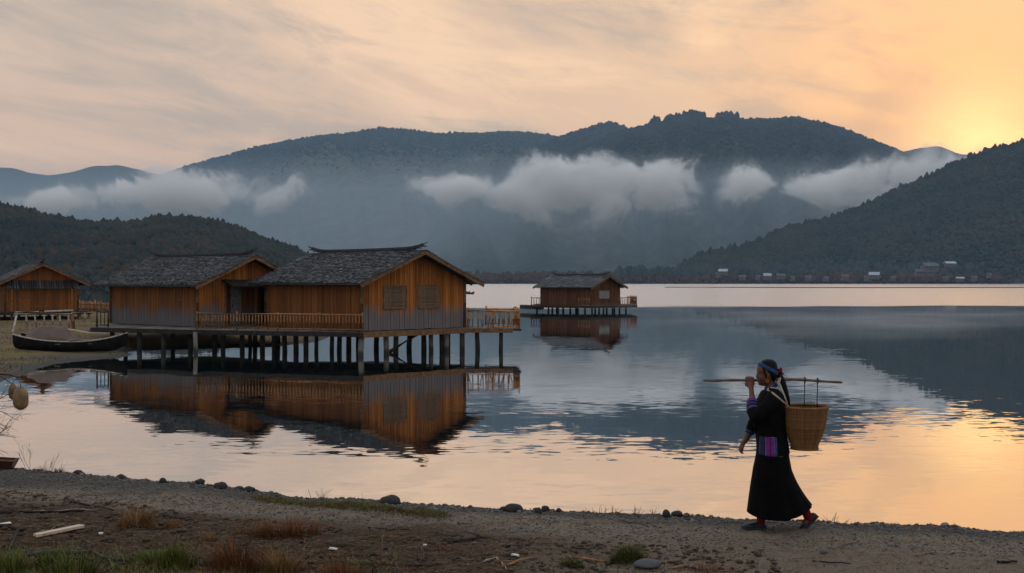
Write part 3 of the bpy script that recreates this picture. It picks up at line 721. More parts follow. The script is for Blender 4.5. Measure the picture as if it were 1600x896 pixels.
for (a, b) in (((-20.3, 56.6), (-2.4, 54.2)), ((-15, 54.2), (-3.5, 52.6))):
    m = MB(); m.beam((*a, DZ-.24), (*b, DZ-.24), .14, .16); m.build('cross_beam', W_DARK, PL, world=True)
def stilt(px, Y, pale=0, r=.115, lean=0):
    p = at(px, Y); m = MB(); rr = r*random.uniform(.82, 1.12); lean = random.uniform(-.07, .07)
    m.tube([(p.x+lean, p.y, -1.7), (p.x+lean*.5+random.uniform(-.02, .02), p.y, .2), (p.x, p.y, DZ-.14)], [rr*1.06, rr*.98, rr*.92], 12)
    m.build('stilt', W_POSTL if pale else W_POST, PL, smooth=True, world=True)
for (px, Y, pl) in [(175,53.6,0),(218,52.9,0),(255,52.2,0),(297,53.0,0),(305,50.7,1),(335,53.4,0),(349,52.4,0),(378,52.4,0),(398,57.0,1),(410,52.3,0),(428,52.6,0),(434,57.5,1),(444,52.0,0),(462,52.2,0),(478,51.6,0),(495,51.8,0),
      (519,51.5,0),(531,52.4,0),(545,53.8,0),(565,48.6,1),(589,54.0,0),(603,49.8,1),(619,51.9,1),(641,53.2,0),(662,52.4,0),(673,52.0,1),(690,52.6,0),(698,51.9,1),(722,52.5,0),(745,53.0,0),(783,52.9,0),
      (196,58,0),(270,59,0),(390,56.5,0),(560,57.2,0),(700,54.6,0)]: stilt(px, Y, pl)
m = MB(); a = at(609, 50.9, .05); b = at(656, 52.0, DZ-.2); m.tube([a, b], [.10, .11], 8); m.build('brace', W_RAIL, PL, smooth=True, world=True)
railing(PL, [P2+Vector((.1, .12)), P3+Vector((-.06, .16))], DZ-.04, .72, .155, 1.9, W_RAIL, .008, .031)
railing(PL, [P1+Vector((.12, .12)), Vector(at(169, 54.2).xy)], DZ-.04, .72, .17, 2.0, W_POST, .006)
railing(PL, [P4+Vector((.1, .10)), P5+Vector((-.12, .10)), P6+Vector((-.1, 0)), Vector((-1.3, 56.2))], DZ-.04, .80, .22, 1.25, W_RAILB, .035, .026)
m = MB(); a = Vector((*P4, DZ-.04)); b = Vector((*P5, DZ-.04))
for i, (s0, s1) in enumerate([(.05,.12),(.30,.24),(.45,.52),(.68,.62),(.80,.88)]):
    p = a.lerp(b, s0); q = a.lerp(b, s1); m.tube([p+Vector((0, .1, .08)), q+Vector((0, .1, .78))], .024, 6)
m.build('slanted_bar', W_RAILB, PL, smooth=True, world=True)

# far hut's platform
PF = empty('stilt_platform', (9, 120, 0), 0, 'small dark deck on stilts round the lone hut far out in the lake', 'platform')
FZ = .72
fp = [at(829, 119).xy, at(923, 115.0).xy, at(996, 119.5).xy, at(986, 127).xy, at(838, 128).xy]
m = MB(); slab(m, fp, FZ-.03, .22); m.build('deck', W_DARK, PF, world=True)
m = MB(); wp = [at(812, 122.2).xy, at(846, 118.6).xy, at(850, 120.5).xy, at(814, 124.4).xy]; slab(m, wp, FZ-.06, .40); m.build('gangway', W_DARK, PF, world=True)
for px, Y in [(839,120),(857,118.5),(863,122),(872,118),(880,121),(891,117.5),(903,116.8),(914,116),(925,115.6),(936,117),(943,118.5),(948,117.8),(957,118.6),(968,119),(978,120),(900,124),(930,125),(960,125.5),(870,126)]:
    p = at(px, Y); m = MB(); m.tube([(p.x, p.y, -1.5), (p.x, p.y, FZ-.2)], .10, 8); m.build('stilt', W_POST, PF, smooth=True, world=True)
railing(PF, [fp[0]+Vector((.1, .05)), at(846, 118.4).xy], FZ-.03, .78, .30, 1.3, W_POST, .03, .03)
railing(PF, [at(904, 115.9).xy, at(921, 115.25).xy], FZ-.03, .72, .26, 1.2, W_RAIL, .02, .025)
railing(PF, [at(967, 117.7).xy, fp[2]+Vector((-.08, .05)), fp[3]+Vector((-.1, -.1))], FZ-.03, .85, .30, 1.5, W_RAIL, .04, .03)

# left hut's platform and its posts on land
PD = empty('stilt_platform', (-33, 82, .3), 0, 'dark deck on short posts carrying the hut at the left edge', 'platform')
c30, s30 = math.cos(R(30)), math.sin(R(30)); loc = lambda x, y: Vector((-35.6+x*c30-y*s30, 80+x*s30+y*c30))
m = MB(); slab(m, [loc(-1.4, -1.1), loc(5.6, -1.1), loc(5.6, 8.4), loc(-1.4, 8.4)], DZ-.03, .20); m.build('deck', W_DARK, PD, world=True)
for x in (-1.1, .3, 1.8, 3.3, 4.8, 5.4):
    for y in (-.9, 3.5, 8.0):
        p = loc(x, y); m = MB(); m.tube([(p.x, p.y, -.3), (p.x, p.y, DZ-.2)], .09, 8); m.build('post', W_POST if x < 3 else W_RAIL, PD, smooth=True, world=True)

# pale pole rack in front of it
PALE = simple('bleached_pole', (.42, .36, .29), .7, .25, 7, .3, .25, .003); BLACK = simple('black_tarred_wood', (.012, .010, .009), .8, .6, 3, .12)
RK = empty('pole_rack', (-27.5, 64, .35), 0, 'long low rack of pale poles behind the beached boat', 'rack')
def pl(px, py, Y): p = at(px, Y); return Vector((p.x, Y, zat(py, Y)))
m = MB(); m.tube([pl(24, 488.5, 64), pl(66, 487.5, 64), pl(114, 485.5, 64)], .055, 8); m.build('rail', PALE, RK, smooth=True, world=True)
m = MB(); m.tube([pl(22, 491, 63.2), pl(112, 491, 63.2)], .045, 8); m.build('rail', PALE, RK, smooth=True, world=True)
m = MB(); m.tube([pl(112, 489, 64.2), pl(146, 488.5, 66)], .045, 8); m.build('rail', PALE, RK, smooth=True, world=True)
m = MB(); m.tube([pl(24, 489.6, 64), pl(44, 489, 64)], .05, 6); m.tube([pl(62, 486.5, 64), pl(69, 486.5, 64)], .09, 6); m.build('lashing', BLACK, RK, smooth=True, world=True)
for (x0, y0, x1, y1, rr, mt) in [(26,491,18,528,.06,PALE),(41,492,41.5,513,.06,PALE),(54,492,57,513,.05,PALE),(69,492,69,512,.045,PALE),(82,492,82,513,.055,PALE),(93.5,492,93.5,513,.06,PALE),(107,491,107.5,514,.06,PALE),(112,490,115,514,.10,W_RAIL),(132.5,489,132.5,502,.045,PALE)]:
    m = MB(); m.tube([pl(x0, y0, 63.4), pl(x1, y1, 63.4 if y1 < 520 else 60)], rr, 8); m.build('leg', mt, RK, smooth=True, world=True)

# bamboo fence on the spit
BF = empty('bamboo_fence', (-38.5, 102, .3), 0, 'ragged bamboo picket fence between the left hut and the next', 'fence')
a = at(112, 104).xy; b = at(172, 100).xy
m = MB()
for z in (.75, 1.15): m.tube([(a.x, a.y-.06, z), (b.x, b.y-.06, z)], .04, 6)
m.build('rail', W_RAIL, BF, smooth=True, world=True)
for i in range(30):
    q = a.lerp(b, i/29); m = MB(); m.tube([(q.x, q.y, .1), (q.x+random.uniform(-.05, .05), q.y, 1.45+random.uniform(-.2, .12))], .055*random.uniform(.6, 1.3), 6); m.build('picket', W_RAILB if random.random() < .4 else W_RAIL, BF, smooth=True, world=True)

# ------------------------------------------------------------------ boats
def boat(name, bow, stern, wid, depth, label, tarp=False, trim=True, lift=.34):
    bow = Vector(bow); stern = Vector(stern); d = (stern-bow); L = d.length; ang = math.atan2(d.y, d.x)
    r = empty(name, (bow+stern)/2, ang, label, 'boat')
    N = 22; ringsO = []; rim = []; rimo = []; K = 12
    for i in range(N+1):
        s = i/N; x = (s-.5)*L
        hw = wid/2*min(1, (math.sin(math.pi*min(1, s*.62+.02))**.8))*(1 if s < .9 else 1-(s-.9)*1.5)
        sheer = depth+lift*(abs(s-.45)/.55)**2.2*(1.6 if s < .45 else 1)
        keel = .0+depth*.75*max(0, 1-s/.16)**1.8+depth*.35*max(0, (s-.82)/.18)**1.6
        ring = []
        for k in range(K+1):
            a = math.pi*k/K; yy = -hw*math.cos(a); zz = keel+(sheer-keel)*(1-math.sin(a)**.7)
            ring.append(Vector((x, yy, zz)))
        inner = [Vector((x*.985, p.y*.90, keel+.045+(p.z-keel)*.985)) for p in ring[::-1]]
        ringsO.append(ring+inner); rim.append((ring[0], ring[-1]))
    m = MB(); m.rings(ringsO); m.build('hull', BLACK, r)
    for side in (0, 1):
        m = MB(); m.tube([p[side]+Vector((0, 0, .02)) for p in rim], .035, 6); m.build('gunwale', PALE if trim else BLACK, r, smooth=True)
    for s in (.32, .62):
        i = int(s*N); m = MB(); m.beam(rim[i][0]-Vector((0, 0, .10)), rim[i][1]-Vector((0, 0, .10)), .22, .035); m.build('thwart', W_DECK, r)
    return r, rim
BT, rim = boat('rowing_boat', at(198, 50.0, .16), at(26, 49.6, .10), 1.35, .44, 'black wooden boat beached beside the left stilts, brown cover over its stern')
# brown tarpaulin heaped over the stern half
m, t, b = material('brown_tarpaulin'); P = t.new('ShaderNodeTexCoord').outputs['Object']; n = t.noise(P, 5, 4)
t.put(b.inputs['Base Color'], t.mix(n, (.09, .060, .045), (.17, .115, .088))); b.inputs['Roughness'].default_value = .75; bump(t, b, n, .6, .02); TARP = m
L = 4.75; vs = []; nx, ny = 34, 14
for i in range(nx+1):
    s = i/nx; x = -.25+s*2.15
    hh = .74*sstep(s, 0, .28)*(1-.45*sstep(s, .72, 1.0))
    for j in range(ny+1):
        q = j/ny*2-1; y = q*(.64-.12*s); ridge_ = (1-abs(q))**.75
        z = .50+hh*ridge_*.85+.02*math.sin(s*28+q*2)+.015*math.sin(q*9+s*14)
        vs.append((x, y, z))
mb = MB(); mb.add(vs, [(i*(ny+1)+j, (i+1)*(ny+1)+j, (i+1)*(ny+1)+j+1, i*(ny+1)+j+1) for i in range(nx) for j in range(ny)])
tp = mb.build('tarpaulin', TARP, None, smooth=True); tp.location = BT.location; tp.rotation_euler = BT.rotation_euler
sm = tp.modifiers.new('thick', 'SOLIDIFY'); sm.thickness = .015
tag(tp, 'brown cover pulled up to a ridge over the stern of the beached boat', 'cover')
m = MB(); m.beam(pl(96, 513, 52), pl(140, 520.5, 51.2), .18, .04); m.beam(pl(140, 520.5, 51.2), pl(165, 521, 50.6), .10, .03)
o = m.build('gangplank', PALE, None); tag(o, 'pale plank lying aslant behind the beached black boat', 'plank')
# small far rowing boat and the float line
BT2, _ = boat('rowing_boat', onwater(741, 460.5, -.02), onwater(726, 459.5, -.02), .9, .35, 'tiny dark boat far out on the bright water', trim=False)
m = MB(); m.beam((-.3, 0, .3), (.3, 0, .62), .35, .25); m.build('load', BLACK, BT2)
m = MB(); pts = [onwater(px, py, .10) for px, py in ((1040,449.2),(1150,449.5),(1260,449.9),(1380,450.0),(1480,449.8),(1600,449.7),(1700,449.7))]
m.tube(pts, .30, 6); o = m.build('floating_boom', BLACK, None, smooth=True); tag(o, 'long thin dark boom floating across the bright water below the village', 'boom')
# ------------------------------------------------------------------ foreground bank
EDGE = [(px, 2.4*F/(py-HOR)) for px, py in [(0,727),(100,737),(200,748),(300,757),(400,768),(500,777),(600,783),(700,790),(800,796),(900,798),(1000,803),(1100,807),(1200,811),(1300,815),(1400,820),(1500,824),(1600,830)]]
ex = np.array([(-300)]+[(-40)]+[-14]+[(px-800)/F*Y for px, Y in EDGE]+[9, 30, 300]); ey = np.array([60, 24, 18.6]+[Y for px, Y in EDGE]+[10.4, 9.8, 9.0])
def bank(x, y):
    e = np.interp(x, ex, ey)+fbm(x*1.7, x*0+3, 3)*.10+.0
    d = e-y                                           # distance back from the lip
    top = .80+.058*sstep(d, 0, 1.0)+.03*sstep(d, 2, 6)
    near = fbm(x*1.3+5, y*1.3, 5, .6)*.040+fbm(x*7, y*7, 3, .7)*.015
    track = -.020*np.exp(-((d-1.25)/.35)**2)
    rough = sstep(d, 1.7, 2.6)*(sstep(-x, -1.5, 1.5))*(fbm(x*3.1, y*4.1, 4, .6)*.055)
    z = top+near+track+rough
    return np.where(d > 0, z, np.maximum(.80+near*.6+d*.52-.10*sstep(-d, 0, .25), -1.6))
def spaced(a, b, step, far, grow=1.25):
    v = list(np.arange(a, b, step)); s = step; x = a
    lo = []
    while x > -far: s *= grow; x -= s; lo.append(x)
    s = step; x = v[-1]; hi = []
    while x < far: s *= grow; x += s; hi.append(x)
    return np.array(lo[::-1]+v+hi)
gx_ = spaced(-8, 6.4, .028, 280); 
gy_ = np.concatenate([[-260, -160, -90, -45, -20, -8, 0, 4, 6.5, 7.8], np.arange(8.4, 16.2, .026), 16.2+np.cumsum(.03*1.16**np.arange(36))])
gy_ = gy_[gy_ < 60]
YY, XX = np.meshgrid(gy_, gx_, indexing='ij'); ZZ = bank(XX, YY)
ny_, nx_ = YY.shape; i, j = np.meshgrid(np.arange(ny_-1), np.arange(nx_-1), indexing='ij'); a = i*nx_+j
Q = np.stack([a, a+1, a+nx_+1, a+nx_], -1).reshape(-1, 4)
def ground_material():
    m, t, b = material('bank_earth')
    P = t.new('ShaderNodeNewGeometry').outputs['Position']; x, y, z = t.xyz(P)[:3]
    fine = t.noise(P, 55, 4, .7); mid = t.noise(P, 9, 5, .62); big = t.noise(t.v('MULTIPLY', P, (.6, 1.6, 1)), 1.1, 4, .6)
    # distance back from the lip, straight line fit of the shoreline
    d = t.m('SUBTRACT', t.m('MULTIPLY_ADD', x, -.27, 12.4), y)
    dn = t.m('ADD', d, t.m('MULTIPLY_ADD', big, 1.1, -.55))
    gravel = t.mix(fine, (.018, .016, .014), (.125, .110, .094))
    track = t.mix(mid, (.10, .076, .054), (.28, .215, .155))
    soil = t.mix(mid, (.014, .0085, .005), (.12, .068, .034))
    c = t.mix(t.ss(dn, .55, 1.15), gravel, track)
    lit = t.m('MULTIPLY', t.ss(dn, 1.35, 2.0), t.ss(t.m('ADD', x, t.m('MULTIPLY', big, 1.5)), 1.9, .2, .25, 1))
    c = t.mix(lit, c, soil)
    c = t.mix(t.m('MULTIPLY', t.ss(mid, .55, .68), .35), c, (.12, .115, .11))
    f = t.ss(fine, .25, .75, .62, 1.4); c = t.v('MULTIPLY', c, t.comb(f, f, f))
    t.put(b.inputs['Base Color'], c); b.inputs['Roughness'].default_value = .92; b.inputs['Specular IOR Level'].default_value = .15
    bump(t, b, t.m('ADD', t.m('MULTIPLY', fine, .5), mid), .9, .02); return m
M_GROUND = ground_material()
o = np_mesh('ground', np.stack([XX, YY, ZZ], -1).reshape(-1, 3), Q, M_GROUND); tag(o, kind='structure')
import bisect
_gx = gx_.tolist(); _gy = gy_.tolist()
def gz(x, y):
    j = min(max(bisect.bisect(_gx, x)-1, 0), len(_gx)-2); i = min(max(bisect.bisect(_gy, y)-1, 0), len(_gy)-2)
    a = (x-_gx[j])/(_gx[j+1]-_gx[j]); b = (y-_gy[i])/(_gy[i+1]-_gy[i])
    return float((ZZ[i, j]*(1-a)+ZZ[i, j+1]*a)*(1-b)+(ZZ[i+1, j]*(1-a)+ZZ[i+1, j+1]*a)*b)
def onbank(px, py):
    """point of the bank under a photo pixel"""
    lo = 7.0
    for Y in np.arange(8.0, 18, .02):
        x = (px-800)/F*Y
        if zat(py, Y) <= gz(x, Y): return Vector((x, Y, gz(x, Y)))
    # above the lip: stand it on the lip
    x = (px-800)/F*12
    for k in range(4): Y = float(np.interp(x, ex, ey))-.12; x = (px-800)/F*Y
    return Vector((x, Y, gz(x, Y)))

# loose stones: low poly pebbles of every size as one mass
ico_v = []; 
def ico():
    p = (1+5**.5)/2; v = np.array([(-1,p,0),(1,p,0),(-1,-p,0),(1,-p,0),(0,-1,p),(0,1,p),(0,-1,-p),(0,1,-p),(p,0,-1),(p,0,1),(-p,0,-1),(-p,0,1)])/math.sqrt(1+p*p)
    f = np.array([(0,11,5),(0,5,1),(0,1,7),(0,7,10),(0,10,11),(1,5,9),(5,11,4),(11,10,2),(10,7,6),(7,1,8),(3,9,4),(3,4,2),(3,2,6),(3,6,8),(3,8,9),(4,9,5),(2,4,11),(6,2,10),(8,6,7),(9,8,1)])
    return v, f
IV, IF = ico()
def stone_material(name, lo, hi, mossy=0):
    m, t, b = material(name); g = t.new('ShaderNodeNewGeometry'); r = g.outputs['Random Per Island']; n = t.noise(g.outputs['Position'], 30, 4)
    c = t.mix(t.m('ADD', t.m('MULTIPLY', r, .8), t.m('MULTIPLY', n, .3), clamp=True), lo, hi)
    t.put(b.inputs['Base Color'], c); b.inputs['Roughness'].default_value = .75; b.inputs['Specular IOR Level'].default_value = .3; bump(t, b, n, .5, .004); return m
M_PEB = stone_material('pebble', (.016, .015, .014), (.20, .18, .155)); M_ROCK = stone_material('dark_rock', (.014, .013, .013), (.045, .042, .041))
def scatter_stones(name, n, fn, smin, smax, pw, mat, label):
    x, y = fn(n); s = smin*(smax/smin)**(rng.random(n)**pw); z = bank(x, y)
    rot = rng.uniform(0, 6.28, n); c, sn = np.cos(rot), np.sin(rot)
    V = IV[None]*rng.uniform(.78, 1.22, (n, 12, 1)); V = V*np.stack([s*rng.uniform(.8, 1.4, n), s*rng.uniform(.7, 1.1, n), s*rng.uniform(.45, .8, n)], -1)[:, None, :]
    vx = V[..., 0]*c[:, None]-V[..., 1]*sn[:, None]; vy = V[..., 0]*sn[:, None]+V[..., 1]*c[:, None]
    V = np.stack([vx+x[:, None], vy+y[:, None], V[..., 2]+(z+s*.18)[:, None]], -1)
    FF = (IF[None]+np.arange(n)[:, None, None]*12).reshape(-1, 3)
    o = np_mesh(name, V.reshape(-1, 3), FF, mat, smooth=False); return tag(o, label, 'gravel', kind='stuff')
def band(d0, d1, pw=1.0, xr=(-8, 6)):
    def fn(n):
        x = rng.uniform(*xr, n); return x, np.interp(x, ex, ey)-(d0+(d1-d0)*rng.random(n)**pw)
    return fn
scatter_stones('gravel', 34000, band(-.5, 1.5, 1.3), .004, .017, 2.6, M_PEB, 'grey gravel strewn along the top of the bank')
scatter_stones('gravel', 15000, band(.9, 4.2, 1.0), .004, .012, 2.0, M_PEB, 'fine grit scattered over the path and bare soil')
scatter_stones('gravel', 1500, band(-.35, .35, 1.0), .014, .034, 1.8, M_PEB, 'larger pebbles along the very lip of the bank')
def clods(n):
    x = rng.uniform(-6, 2.2, n); return x, np.interp(x, ex, ey)-rng.uniform(1.6, 4.4, n)
M_CLOD = stone_material('soil_clod', (.018, .011, .007), (.095, .055, .030))
o = scatter_stones('soil_clods', 9000, clods, .006, .034, 2.6, M_CLOD, 'dark clods of earth on the rough ground in front'); o['category'] = 'soil'

def rock(px, py, wpx, hpx, label, mat=M_ROCK, sink=.25, group='stones lying on the bank', name='stone', seed=0):
    p = onbank(px, py); sc = p.y/F; rx, rz = wpx*sc/2*1.08, hpx*sc*.66
    r_ = random.Random(seed); m = MB(); m.ball((0, 0, 0), 1, 22, 14); vs = []
    for v in m.v:
        q = Vector(v); k = 1+.16*(mnoise.noise(q*1.3+Vector((seed*3.1, 0, 0))))+.07*mnoise.noise(q*3.2+Vector((0, seed, 0)))
        z = q.z*k; vs.append((q.x*k*rx, q.y*k*rx*.8, (z if z > 0 else z*.6)*rz))
    m.v = vs; o = m.build(name, mat, None, smooth=True); o.location = p+Vector((0, 0, rz*(.62-sink))); return tag(o, label, 'stone', group)
M_GREY = stone_material('pale_rock', (.055, .056, .060), (.095, .097, .103))
for i, a in enumerate([(610,782,31,15,'biggest dark rounded stone on the lip of the bank'),(803,794,27,13,'dark smooth stone on the lip right of the bank middle'),(852,795,13,10,'small round stone just right of the dark smooth one'),
      (841,803,11,10,'small black stone set a little below the lip'),(873,797,8,7,'tiny round stone right of two small ones on the lip'),(787,793,13,7,'low flat stone touching the left of the dark smooth stone'),
      (344,760,20,11,'rounded dark stone on the lip left of a pair'),(373,763,14,8,'left stone of the pair below the huts reflection'),(389,764,17,9,'right stone of the pair below the huts reflection'),(312,756,15,8,'small flat stone in a row on the left lip'),
      (254,751,11,8,'small dark stone standing on the far left lip'),(188,748,13,7,'low dark stone at the left lip beyond the weeds'),(122,741,14,7,'leftmost dark stone beside the edge weeds'),(1041,803,12,13,'upright pointed stone on the lip'),(1058,806,17,8,'long low stone beside the upright pointed one'),(1073,808,10,6,'small stone between the pointed one and the woman')]):
    rock(*a, seed=i+1)
rock(1012, 888, 42, 13, 'flat pale grey stone half sunk in the soil at the bottom', M_GREY, .1, seed=40)
rock(1287, 866, 0.1+12, 6, 'small pale stone on the path right of the flat one', M_GREY, .1, seed=41)

# ------------------------------------------------------------------ plants
def leaf_mat(name, c1, c2):
    m, t, b = material(name); r = t.new('ShaderNodeNewGeometry').outputs['Random Per Island']
    t.put(b.inputs['Base Color'], t.mix(r, c1, c2)); b.inputs['Roughness'].default_value = .7; b.inputs['Specular IOR Level'].default_value = .2; return m
G_DRY = leaf_mat('dry_grass', (.10, .045, .016), (.36, .20, .075)); G_RED = leaf_mat('russet_grass', (.07, .024, .010), (.26, .105, .035))
G_GRN = leaf_mat('green_grass', (.022, .040, .008), (.20, .21, .045)); G_MOSS = leaf_mat('olive_turf', (.045, .040, .010), (.17, .135, .035)); G_PALE = leaf_mat('pale_stalk', (.16, .11, .07), (.42, .33, .22))
G_TWIG = simple('twig_bark', (.05, .036, .028), .85, .4, 12, .1)
def blade(m, p, h, az, lean, w, seg=4, droop=.6):
    d = Vector((math.cos(az), math.sin(az), 0)); s = Vector((-d.y, d.x, 0)); L = []
    for i in range(seg+1):
        q = i/seg; out = lean*h*(q**1.6); up = h*(q-droop*lean*q*q*.5); ww = w*(1-q)**.7*.5
        c = p+d*out+Vector((0, 0, up)); L.append((c-s*ww, c+s*ww))
    vs = [v for pr in L for v in pr]; m.add(vs, [(2*i, 2*i+1, 2*i+3, 2*i+2) for i in range(seg)])
def tuft(px, py, wpx, hpx, n, mat, label, name='grass_tuft', cat='grass tuft', group='grass tufts on the bank', lean=.6, bw=.006, depth=.5, p=None):
    p = p or onbank(px, py); sc = p.y/F; R_ = wpx*sc/2*1.1; H = hpx*sc*1.35; n = int(n*1.5); m = MB()
    for i in range(n):
        a = random.uniform(0, 6.28); r = R_*math.sqrt(random.random())*.85; x = r*math.cos(a); y = r*math.sin(a)*depth
        if mnoise.noise(Vector((p.x+x, p.y+y, 1))*7) < -.22: continue
        z = gz(p.x+x, p.y+y)-p.z-.01; k = (1-.45*(r/R_)**2)*(1.15+.7*mnoise.noise(Vector((p.x+x, p.y+y, 5))*6))
        blade(m, Vector((x, y, z)), H*k*random.uniform(.45, 1.05), a+random.uniform(-.9, .9), lean*random.uniform(.2, 1.3), bw*random.uniform(.6, 1.3))
    o = m.build(name, mat, None); o.location = p; return tag(o, label, cat, group)
tuft(212, 822, 66, 27, 330, G_DRY, 'golden dry grass tuft standing in the bare soil right of the pale board')
tuft(262, 826, 34, 16, 110, G_DRY, 'small dry tuft just right of the golden one')
tuft(455, 838, 100, 27, 460, G_RED, 'wide russet grass tuft with a dark base, above the bottom middle left', lean=.75)
tuft(400, 836, 70, 20, 220, G_DRY, 'paler dry tuft leaning on the left of the wide russet one')
tuft(372, 890, 110, 44, 520, G_RED, 'tall russet grass filling the bottom left of the middle')
tuft(440, 900, 70, 34, 240, G_DRY, 'dry grass mixed with green blades cut by the bottom edge')
tuft(545, 900, 80, 26, 220, G_RED, 'russet tuft at the bottom edge left of a pale stem', lean=.8)
tuft(325, 846, 26, 14, 60, G_DRY, 'thin dry tuft near the small white chip')
tuft(262, 885, 96, 28, 560, G_GRN, 'bright green grass clump at the bottom left', bw=.008)
tuft(228, 874, 60, 12, 260, G_GRN, 'low fresh green patch beside the bright clump', lean=.9)
tuft(60, 884, 120, 26, 360, G_GRN, 'green grass spreading round branches in the bottom left corner', bw=.008)
tuft(110, 900, 90, 44, 160, G_GRN, 'long green blades cut by the bottom edge at left', bw=.010)
tuft(15, 900, 60, 40, 140, G_GRN, 'green and yellow blades in the very corner at left', bw=.010)
tuft(430, 899, 30, 24, 60, G_GRN, 'small green tuft between russet grasses at the bottom', bw=.008)
tuft(690, 862, 60, 8, 90, G_RED, 'flattened rusty tuft in the middle of the bare ground', lean=1.2)
tuft(1100, 890, 90, 10, 160, G_RED, 'flattened rusty tuft right of the flat pale stone', lean=1.2)
tuft(600, 842, 40, 8, 60, G_DRY, 'low dry tuft above the middle of the bare ground', lean=1.1)
def cushion(px, py, wpx, hpx, label, n=700, mat=G_MOSS):
    p = onbank(px, py); sc = p.y/F; m = MB(); R_ = wpx*sc/2; H = hpx*sc
    for i in range(n):
        a = random.uniform(0, 6.28); r = R_*math.sqrt(random.random()); q = r/R_; x = r*math.cos(a); y = r*math.sin(a)*.6
        z = H*(1-q*q)*random.uniform(.2, .9)+gz(p.x+x, p.y+y)-p.z-.005; blade(m, Vector((x, y, z)), H*random.uniform(.25, .55), a+random.uniform(-1.2, 1.2), random.uniform(.3, 1.4), .006, 2)
    o = m.build('low_shrub', mat, None); o.location = p; return tag(o, label, 'shrub', 'low cushions of leaves on the bank')
G_SHR = leaf_mat('olive_leaves', (.035, .045, .012), (.16, .15, .04))
cushion(982, 880, 58, 27, 'round olive cushion plant above the flat pale stone', 1100, G_SHR)
cushion(893, 888, 40, 16, 'smaller olive cushion plant left of the round one', 500, G_SHR)
cushion(1000, 862, 20, 9, 'tiny olive plant behind the round cushion', 160, G_SHR)
# rank growth along the bottom left
for nm, mt, n_, hh_, lab in (('grass', G_GRN, 5200, .09, 'low green weeds matted along the bottom left'), ('dry_grass', G_DRY, 5200, .085, 'dry brown grass matted along the bottom left'), ('dry_grass', G_RED, 5200, .07, 'russet dead grass over the soil at the bottom')):
    m = MB(); sd = {'grass': 3.1}.get(nm, 7.7)+n_*.001+hh_*50
    for i in range(n_):
        px = random.uniform(-20, 640)*(1 if mt is not G_RED else 1.35); py = 896+14-abs(random.gauss(0, 22)); Y = 2.35*F/(py-HOR); x = (px-800)/F*Y
        k = mnoise.noise(Vector((x*2.3, Y*3.1, sd)))
        if k < .02 or random.random() < px/900: continue
        blade(m, Vector((x, Y, gz(x, Y)-.006)), hh_*random.uniform(.3, 1.1)*(.6+k*1.4), random.uniform(0, 6.28), random.uniform(.4, 1.7), random.uniform(.003, .009), 3)
    tag(m.build(nm, mt, None), lab, 'grass', kind='stuff')
# turf strip
m = MB()
for i in range(20000):
    s = random.random(); px = 404+s*296+random.gauss(0, 6); d0 = .30+.30*s-.12*s; 
    x = (px-800)/F*12.6; ye = float(np.interp(x, ex, ey)); y = ye-d0*1.15-abs(random.gauss(0, .22))*(1.15-.8*abs(s-.45)); x = (px-800)/F*y
    if mnoise.noise(Vector((x*2.2, y*2.2, 0))) < -.25: continue
    blade(m, Vector((x, y, gz(x, y)-.004)), random.uniform(.014, .060), random.uniform(0, 6.28), random.uniform(.3, 1.3), .006, 2)
tag(m.build('grass', G_MOSS, None), 'strip of short olive grass along the lip of the bank', 'grass', kind='stuff')
m = MB()
for i in range(5200):                                    # litter of dead stalks lying on the soil
    x = random.uniform(-6, 5.6); ye = float(np.interp(x, ex, ey)); d_ = random.uniform(.7, 4.6)
    if random.random() > (1 if (d_ > 1.7 and x < 1.2) else .22): continue
    y = ye-d_; a = random.gauss(0, .5)+(math.pi if random.random() < .5 else 0); L = random.uniform(.03, .16)
    z = gz(x, y)+.006; dx, dy = math.cos(a)*L, math.sin(a)*L; m.beam((x, y, z), (x+dx, y+dy, gz(x+dx, y+dy)+.007+random.uniform(0, .015)), random.uniform(.002, .005), .003)
G_STRAW = leaf_mat('straw', (.055, .035, .022), (.26, .18, .11)); tag(m.build('straw_litter', G_STRAW, None), 'dead stalks and straw littering the soil', 'litter', kind='stuff')
m = MB()
for i in range(4200):
    x = random.uniform(-6, 5.6); ye = float(np.interp(x, ex, ey)); y = ye-random.uniform(1.5, 4.4)
    if mnoise.noise(Vector((x*1.4, y*2.4, 3))) < .04: continue
    blade(m, Vector((x, y, gz(x, y)-.004)), random.uniform(.015, .05), random.uniform(0, 6.28), random.uniform(.5, 1.6), .004, 2)
tag(m.build('grass', G_RED, None), 'sparse rusty grass stubble over the soil in front', 'grass', kind='stuff')

def twigs(m, p, d, L, r, depth, spread=.6, seed=None):
    pts = [p]; q = p.copy(); dd = d.normalized()
    for i in range(4):
        dd = (dd+Vector([random.gauss(0, .13) for _ in range(3)])).normalized(); q = q+dd*L/4; pts.append(q.copy())
    m.tube(pts, [r*(1-.6*i/4) for i in range(5)], 5)
    if depth > 0:
        for k in range(random.choice((2, 3, 3))):
            i = random.choice((1, 2, 3, 4)); nd = (dd+Vector([random.gauss(0, spread) for _ in range(3)])).normalized()
            twigs(m, pts[i], nd, L*random.uniform(.45, .75), r*.55, depth-1, spread)
def bare_plant(px, py, hpx, n, label, depth=1, r=.003, name='dry_weed', spread=.35, lean=.35, mat=G_TWIG, cat='plant', group='dry weeds along the lip of the bank'):
    p = onbank(px, py); sc = p.y/F; m = MB()
    for i in range(n):
        d = Vector((random.gauss(0, lean), random.gauss(0, lean), 1)); twigs(m, Vector((random.gauss(0, .02), random.gauss(0, .02), -.02)), d, hpx*sc*random.uniform(.6, 1.05), r, depth, spread)
    o = m.build(name, mat, None, smooth=True); o.location = p; return tag(o, label, cat, group)
bare_plant(1300, 818, 24, 9, 'fan of bare thin stems on the lip right of the woman', 0, lean=.5)
